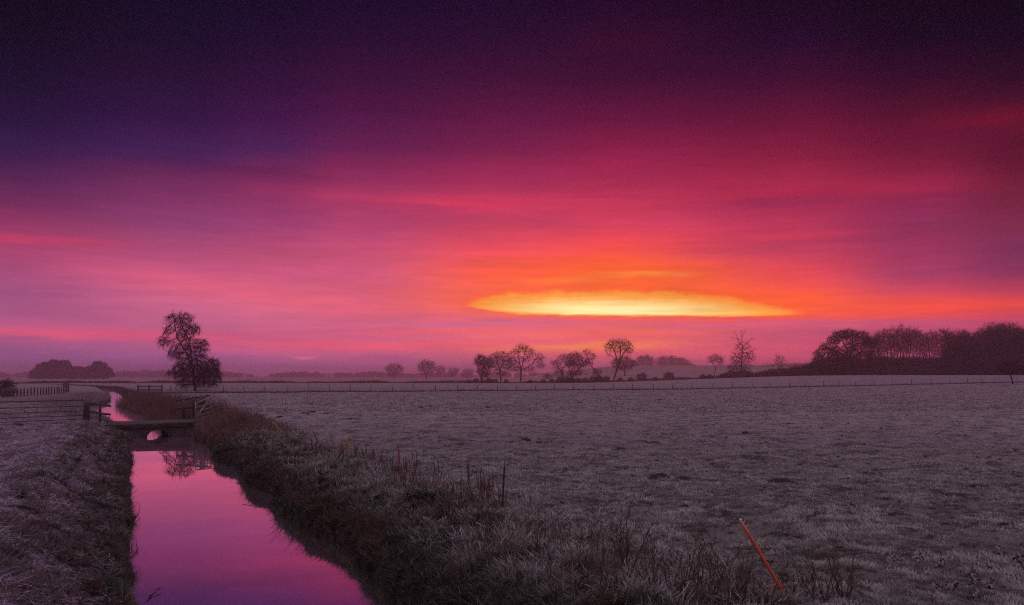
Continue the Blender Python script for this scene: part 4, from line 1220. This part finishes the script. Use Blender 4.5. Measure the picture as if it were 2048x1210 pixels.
# hedge bushes between the trees
def twig_bush(seed):
    g = np.random.default_rng(seed); root = empty('bush', (0, 0, 0))
    sk = [[(0, 0, 0), (0, 0, .4)]] + [[(0, 0, .1), (math.cos(a) * .5, math.sin(a) * .5, .9), (math.cos(a) * .9, math.sin(a) * .9, 1.6)] for a in np.arange(0, 6.2, 1.05)]
    tree_parts(root, grow(sk, [(0, 0, 1.35, 2.0, 2.0, 1.25), (g.normal(0, .6), 0, 1.9, 1.2, 1.2, 1.0), (0, 0, .7, 2.2, 2.2, .7)], 520, seed, step=.22, infl=3, kill=.32, twig=3, twig_len=.5, r_tip=.010, twig_r=.013), cut=.03)
    return root
bush = [twig_bush(340 + k) for k in range(2)]
bl = [(1283, 752, 9, 'bare low bush in the rough pasture right of the leaning tall tree'), (1338, 753, 8, 'bare low bush alone on the slope under the far hill')]
for k, (u, v, h, lab) in enumerate(bl): place(bush[k % 2], u, 345, 1.1, k * 2.0, lab, None, 'bush')
for k, (u, s) in enumerate([(938, .5), (952, .6), (978, .7), (990, .6), (1012, .5), (1060, .5), (1086, .55), (1104, .6), (1120, .8), (1132, .9), (1142, .8), (1156, .7), (1170, .7), (1186, .8), (1198, .95), (1212, .8), (1240, .6), (1262, .6), (1310, .5), (1405, .6), (1420, .6), (1446, .7), (1462, .95), (1474, .9), (1492, .95), (1500, .8), (1516, .7), (1530, .9), (1546, 1.1), (1562, 1.2), (1578, 1.15), (1594, 1.3), (1608, 1.4), (1622, 1.7), (1636, 2.0), (1650, 2.1)]):
    place(bush[k % 2], u, random.uniform(309, 316), s, random.uniform(0, 6.28), 'dark bush in the scrubby hedge along the far field edge', 'bushes of the far hedge', 'bush')
place(bush[1], 8, 112, .75, 1.0, 'brown bush at the left end of the close-set posts', None, 'bush')

def thicket():
    """undergrowth filling the foot of the wood"""
    n = 46000
    u = rng.uniform(1615, 2200, n); d = rng.uniform(306, 338, n); x = (u - 1024) / FPX * d
    z = land(x, d)
    hmax = 2.0 + 4.0 * sst(u, 1605, 1680) + 2.0 * (fbm(x * .15, d * .15, 2) - .5)
    h = z + rng.random(n) ** .8 * hmax - .3
    p0 = np.stack([x, d, h], 1)
    dv = rng.normal(0, 1, (n, 3)) * (.7, .7, .7) + (0, 0, 1.0); dv /= np.linalg.norm(dv, axis=1, keepdims=True)
    p1 = p0 + dv * rng.uniform(.8, 2.2, n)[:, None]
    m = MB(); m.segs(p0, p1, .035, .014, 3)
    tag(m.build('undergrowth', M_twig), 'tangled dark undergrowth at the foot of the wood', 'undergrowth', None, 'stuff')
thicket()

def treeline(name, label, spans, d, n, size=1.0, crown=9.0, low=.55):
    """far woods that read as one mass: many crowns of uneven height; spans: list of (column, top row)"""
    us = np.array([s[0] for s in spans], float); vt = np.array([s[1] for s in spans], float)
    width = (us[-1] - us[0]) / FPX * d
    nc = max(10, int(width / crown * 7))
    cu = rng.uniform(us[0], us[-1], nc); cd = d + rng.normal(0, 16, nc)
    cx = (cu - 1024) / FPX * cd; z0 = land(cx, cd)
    H = H_CAM - (np.interp(cu, us, vt) - HOR) / FPX * d - z0
    H = np.maximum(H * rng.uniform(low, 1.04, nc), .5)
    R_ = crown * rng.uniform(.3, .8, nc)
    R_ = np.minimum(R_, H * .7)
    k = rng.choice(nc, n, p=(R_ * H) / (R_ * H).sum())
    q = rng.normal(0, 1, (n, 3)); q /= np.linalg.norm(q, axis=1, keepdims=True); q *= rng.random((n, 1)) ** .4
    zz = .55 + q[:, 2] * .45
    bulge = 1.0
    p = np.stack([cx[k] + q[:, 0] * R_[k], cd[k] + q[:, 1] * R_[k], z0[k] + zz * H[k]], 1)
    low_ = rng.random(n) < .22
    p[low_, 2] = z0[k][low_] + H[k][low_] * .35 * rng.random(low_.sum())
    n1 = rng.normal(0, 1, (n, 3)); n1 /= np.linalg.norm(n1, axis=1, keepdims=True)
    n2 = np.cross(n1, rng.normal(0, 1, (n, 3))); n2 /= np.linalg.norm(n2, axis=1, keepdims=True)
    sz = size * rng.uniform(.4, 1.4, n)[:, None] * np.clip(H[k] / 6, .25, 1)[:, None]
    v = np.stack([p - n1 * sz, p + n2 * sz * .3, p + n1 * sz, p - n2 * sz * .3], 1).reshape(-1, 3)
    tag(mesh_np(name, v, np.arange(4 * n).reshape(-1, 4), M_cop), label, 'woods', None, 'stuff')
treeline('distant_woods', 'faint far woods along the left horizon', [(-400, 744), (0, 743), (60, 743), (225, 743), (250, 740), (300, 738), (340, 740), (380, 738), (430, 740), (470, 743), (515, 750), (520, 752)], 1450, 42000, 1.3, 15)
treeline('distant_woods', 'faint far woods along the middle horizon', [(528, 752), (545, 747), (590, 741), (620, 742), (660, 745), (700, 745), (750, 742), (800, 746), (860, 745), (930, 744), (1000, 744), (1100, 745)], 1500, 42000, 1.3, 15)
treeline('hilltop_wood', 'domed wood on the hill right of the leaning tall tree', [(1262, 735), (1268, 716), (1276, 709), (1300, 708), (1320, 707), (1345, 708), (1365, 714), (1380, 722), (1392, 733)], 1350, 30000, 1.0, 12, .70)
treeline('hill_hedge', 'dark hedge running along the brow of the far hill', [(1090, 746), (1160, 743), (1230, 740), (1300, 736), (1400, 735), (1500, 728), (1560, 726), (1640, 724), (1800, 724)], 566, 16000, .5, 4)
treeline('ridge_woods', 'faint low woods beyond the hill near the right wood', [(1262, 737), (1395, 733), (1450, 729), (1520, 725), (1560, 722), (1620, 722), (1700, 722)], 1400, 9000, .9)

# ------------------------------------------------------------------ molehills, weeds, sticks
def molehills():
    g = np.random.default_rng(77)
    def mound(seed):
        gg = np.random.default_rng(seed)
        nr, na = 6, 18; v = [(0, 0, .16)]
        for i in range(1, nr + 1):
            r = i / nr
            for a in range(na):
                t = a / na * 2 * math.pi
                rr = r * .30 * (1 + .22 * math.sin(2 * t + seed) + gg.normal(0, .06))
                v.append((rr * math.cos(t), rr * math.sin(t), .16 * (1 - r ** 1.6) + gg.normal(0, .016) - (.05 if i == nr else 0)))
        t3 = [(0, 1 + a, 1 + (a + 1) % na) for a in range(na)]
        q = [(1 + (i - 1) * na + a, 1 + i * na + a, 1 + i * na + (a + 1) % na, 1 + (i - 1) * na + (a + 1) % na) for i in range(1, nr) for a in range(na)]
        return mesh_np('molehill', np.array(v), [np.array(q), np.array(t3)], M_soil)
    kinds = [mound(1), mound(2), mound(3)]
    spots = [(1051, 880, 1), (1077, 883, .8), (1243, 898, 1.1), (1289, 883, .9), (1310, 886, .8), (1320, 959, 1.35), (1363, 960, 1.2), (1563, 967, 1.2), (1491, 867, .8), (1578, 847, .9), (1409, 849, .8),
             (573, 816, 1), (624, 826, 1.3), (654, 830, 1.2), (608, 828, 1.1), (512, 833, 1.4), (526, 831, 1.3), (640, 829, .9), (842, 817, 1), (861, 811, .9), (976, 817, 1.1), (990, 814, .9), (622, 811, .9), (2004, 780, 1.5), (700, 838, .8),
             (560, 834, .9), (470, 818, 1.0), (1160, 806, .9), (1320, 800, 1)]
    for i, (u, v, s) in enumerate(spots):
        d = H_CAM * FPX / (v - HOR); x = (u - 1024) / FPX * d
        o = kinds[i] if i < 3 else kinds[i % 3].copy()
        if i >= 3: col.objects.link(o)
        o.location = (x, d, land1(x, d) + .01); o.rotation_euler = (0, 0, g.uniform(0, 6.28)); k = s * g.uniform(.8, 1.1)
        k *= .72; o.scale = (k * 1.45, k, k * .62)
        lab = {5: 'large dark molehill in the middle of the near field', 6: 'dark molehill touching the large one in the near field', 7: 'lone flat dark molehill right of the large near pair'}.get(i)
        lab = lab or ('small dark molehill among others near the left of the field' if u < 720 else 'small dark molehill out in the frosted field')
        tag(o, lab, 'molehill', 'molehills in the frosted field')
molehills()

def dock(seed, nst, h, spread=.16):
    """dead dock: upright stalks, each with a rough club of seeds"""
    g = np.random.default_rng(seed)
    root = empty('dead_dock', (0, 0, 0))
    for k in range(nst):
        a = g.uniform(0, 6.28); r = spread * math.sqrt(g.random()); H = h * g.uniform(.5, 1.1)
        b = np.array((math.cos(a) * r, math.sin(a) * r, -.06)); lean = g.normal(0, .13, 2)
        p = [b + np.array((lean[0] * t * H, lean[1] * t * H, t * H)) for t in np.linspace(0, 1, 5)]
        st = MB(); st.tube(p, [.007, .006, .005, .004, .003], 5, False)
        so = st.build('stalk', M_stem, root)
        if g.random() < .8:
            t0 = g.uniform(.45, .65); ts = np.linspace(t0, .99, 12)
            q_ = [p[0] + (p[-1] - p[0]) * t + g.normal(0, .004, 3) for t in ts]
            sd = MB(); sd.tube(q_, np.abs(.0095 + g.normal(0, .005, 12)) * np.linspace(1.1, .5, 12), 6)
            sd.build('seed_head', M_seed, so)
    return root
docks = [dock(400 + k, 3 + k, .52) for k in range(4)]
def put(root, u, v, s, rz, label, group, cat, d=None):
    o = root if root.name not in used else copy_tree(root)
    used.add(root.name)
    d = d or H_CAM * FPX / (v - HOR); x = (u - 1024) / FPX * d
    o.location = (x, d, land1(x, d)); o.rotation_euler = (0, 0, rz); o.scale = (s, s, s)
    return tag(o, label, cat, group)
g = np.random.default_rng(8)
for k in range(14):
    u = g.uniform(600, 690); put(docks[k % 4], u, 898 + (u - 600) * .22 + g.uniform(-8, 10), g.uniform(.7, 1.15), g.uniform(0, 6), 'dead dock stalks left of the yellow stake on the bank', 'dead docks by the yellow stake', 'dead plant')
for k in range(14):
    u = g.uniform(704, 785); put(docks[k % 4], u, 915 + (u - 704) * .38 + g.uniform(-8, 12), g.uniform(.7, 1.2), g.uniform(0, 6), 'dead dock stalks between the yellow and the red stake', 'dead docks between yellow and red stakes', 'dead plant')
for k in range(32):
    u = g.uniform(790, 1000); put(docks[k % 4], u, 952 + (u - 805) * .32 + g.normal(0, 14), g.uniform(.5, 1.2), g.uniform(0, 6), 'dark red dead dock stalks between the red stake and the black stake', 'dead docks between red and black stakes', 'dead plant')

def twiggy(seed, h, n=5):
    """leafless branching weed"""
    g = np.random.default_rng(seed)
    root = empty('bare_weed', (0, 0, 0))
    for k in range(n):
        m = MB(); tw = MB()
        a = g.uniform(0, 6.28); sp = g.uniform(.1, .55); H = h * g.uniform(.55, 1.1)
        d0 = np.array((math.cos(a) * sp, math.sin(a) * sp, 1.)); d0 /= np.linalg.norm(d0)
        b = np.array((g.normal(0, .03), g.normal(0, .03), -.05)); p = [b + d0 * H * t + g.normal(0, .012, 3) * (t > 0) for t in np.linspace(0, 1, 7)]
        m.tube(p, np.linspace(.0095, .0040, 7), 5, False)
        for j in range(2, 7):
            for z in range(1 if g.random() < .75 else 2):
                dv = d0 + g.normal(0, .45, 3); dv /= np.linalg.norm(dv); L = h * g.uniform(.08, .24)
                e = p[j] + dv * L
                tw.segs([p[j]], [e], .0046, .0028, 4); dv2 = dv + g.normal(0, .4, 3); tw.segs([e], [e + dv2 * L * .45], .0030, .0018, 4)
                if g.random() < .5: tw.segs([e], [e + g.normal(0, .008, 3) + (0, 0, .012)], .006, .003, 4)
        so = m.build('stem', M_stem, root); tw.build('side_twigs', M_stem, so)
    return root
weeds = [twiggy(500 + k, .75, 3 + k % 4) for k in range(5)]
near_w = [(1164, 1090, .75), (1190, 1085, .55), (1250, 1168, 1.25), (1243, 1120, .9), (1306, 1142, .7), (1160, 1150, .8), (1122, 1080, .7), (1215, 1195, .9), (1085, 1120, .7),
          (1385, 1178, .9), (1400, 1202, 1.15), (1440, 1190, 1.15), (1470, 1204, .8), (1345, 1200, .8), (1490, 1206, .9), (1420, 1207, 1.0),
          (1630, 1200, .85), (1655, 1204, .95), (1690, 1196, .8), (1610, 1175, .6), (1675, 1180, .7), (1375, 1208, .8), (1300, 1200, .9), (1050, 1060, .6), (960, 1030, .6), (1020, 1105, .5)]
for k, (u, v, s) in enumerate(near_w):
    lab = 'thin bare branching weed right of the leaning orange stake' if u > 1580 else ('thin bare branching weed left of the leaning orange stake' if u > 1330 else 'thin bare branching weed near the black stake and the bank edge')
    put(weeds[k % 5], u, v, s, g.uniform(0, 6.28), lab, 'bare weeds along the bank top', 'weed')

for k in range(26):
    yy = float(pw(1, 11, 34, 1.4)[0]); right = k % 3 != 0
    xl_, xr_ = edges(np.array([yy])); ss = g.uniform(.12, .7)
    o = copy_tree(weeds[k % 5]); x = float(xr_[0] + ss) if right else float(xl_[0] - ss * .6)
    o.location = (x, yy, land1(x, yy)); sc_ = g.uniform(.45, .85); o.scale = (sc_, sc_, sc_)
    o.rotation_euler = (g.normal(0, .15), g.uniform(-.9, -.35) if right else g.uniform(.3, .9), g.uniform(-.5, .5))
    tag(o, 'bare twiggy weed hanging over the water from the right bank' if right else 'bare twiggy weed hanging over the water from the left bank', 'weed', 'bare weeds over the water')

def nettle(seed):
    g = np.random.default_rng(seed)
    root = empty('withered_nettle', (0, 0, 0)); m = MB(); lf = []; 
    for k in range(4):
        a = g.uniform(0, 6.28); H = g.uniform(.10, .20); p = [np.array((math.cos(a) * .07 * t, math.sin(a) * .07 * t, H * t - .02)) for t in (0, .5, 1)]
        m.tube(p, .004, 5, False)
        for j in range(7):
            t = g.uniform(.3, 1); c_ = p[0] + (p[2] - p[0]) * t; b_ = g.uniform(0, 6.28); L = g.uniform(.03, .07)
            dv = np.array((math.cos(b_), math.sin(b_), -.7)) * L; sd_ = np.array((-math.sin(b_), math.cos(b_), 0)) * L * .38
            md = c_ + dv * .5 + (0, 0, .016)
            lf.append([c_, md - sd_, c_ + dv, md]); lf.append([c_, md, c_ + dv, md + sd_])
    m.build('stem', M_stem, root)
    v = np.array(lf).reshape(-1, 3); mesh_np('leaves', v, np.arange(len(v)).reshape(-1, 4), M_leaf, root)
    return root
net = [nettle(600 + k) for k in range(3)]
for k, (u, v, s) in enumerate([(1800, 1122, 1.1), (1838, 1118, 1.0), (1880, 1128, .9), (1860, 1145, .9), (1935, 1140, 1.1), (1965, 1132, 1.2), (1942, 1158, 1.1), (1978, 1165, 1.0), (2035, 1125, 1.3), (2020, 1060, .9), (1975, 1050, .9), (1905, 1170, .9), (1880, 1178, .8), (1960, 1185, .9),
                               (1630, 1040, .9), (1648, 1034, .8), (1612, 1046, .8), (2045, 1150, 1.1), (2000, 1100, .8)]):
    put(net[k % 3], u, v, s, g.uniform(0, 6), 'small withered drooping nettle in the near right of the field', 'withered nettles in the near field', 'weed')

def stick(label, pts, r):
    o = np.array(pts[0], float)
    root_o = MB(); root_o.tube(np.array(pts) - o, np.linspace(r, r * .4, len(pts)), 6)
    for k in range(1, len(pts)):
        a = np.array(pts[k]) - o
        root_o.segs([a], [a + rng.normal(0, .09, 3) * (1, 1, .5) + (0, 0, .03)], r * .5, r * .2, 4)
    ob = root_o.build('stick', M_bark); ob.location = o
    tag(ob, label, 'stick')
def wp(u, v): return P(u, v, 3.2 * FPX / (v - HOR))
stick('thin dark stick poking out of the water nearest the camera', [wp(285, 1212) - (0, 0, .02), wp(304, 1192) + (0, 0, .02), wp(322, 1182) + (0, 0, .05)], .012)
stick('bent twig in the water along the left bank', [wp(258, 1060), wp(272, 1040) + (0, 0, .05), wp(280, 1026) + (0, 0, .10)], .012)
stick('broken twig in the water at the foot of the left bank', [wp(256, 1120), wp(276, 1104) + (0, 0, .03), wp(272, 1092) + (0, 0, .06)], .010)
stick('forked twig hanging over the water from the right bank', [wp(640, 1085) + (.25, 0, .30), wp(628, 1085) + (0, 0, .22), wp(610, 1088) + (0, 0, .12)], .010)
stick('long thin twig reaching over the water near the bridge end of the right bank', [wp(530, 985) + (.3, 0, .45), wp(510, 985) + (0, 0, .38), wp(485, 990) + (0, 0, .25)], .012)

# ------------------------------------------------------------------ morning mist
def haze():
    m = bpy.data.materials.new('mist'); m.use_nodes = True
    nt = m.node_tree; nt.nodes.clear()
    g_ = NT(nt)
    v = g_.n('ShaderNodeVolumePrincipled')
    v.inputs['Color'].default_value = (1.0, .80, .95, 1)
    v.inputs['Density'].default_value = HAZE_DENSITY
    v.inputs['Anisotropy'].default_value = .78
    out = g_.n('ShaderNodeOutputMaterial'); g_.link(v.outputs[0], out.inputs['Volume'])
    zs = (-2.6, 26.0); a = 2700.0
    vv = np.array([(x, y, z) for z in zs for (x, y) in ((-a, -a), (a, -a), (a, a), (-a, a))])
    ff = np.array([(0, 3, 2, 1), (4, 5, 6, 7), (0, 1, 5, 4), (1, 2, 6, 5), (2, 3, 7, 6), (3, 0, 4, 7)])
    tag(mesh_np('haze', vv, ff, m), kind='stuff')
HAZE_DENSITY = .00072
haze()
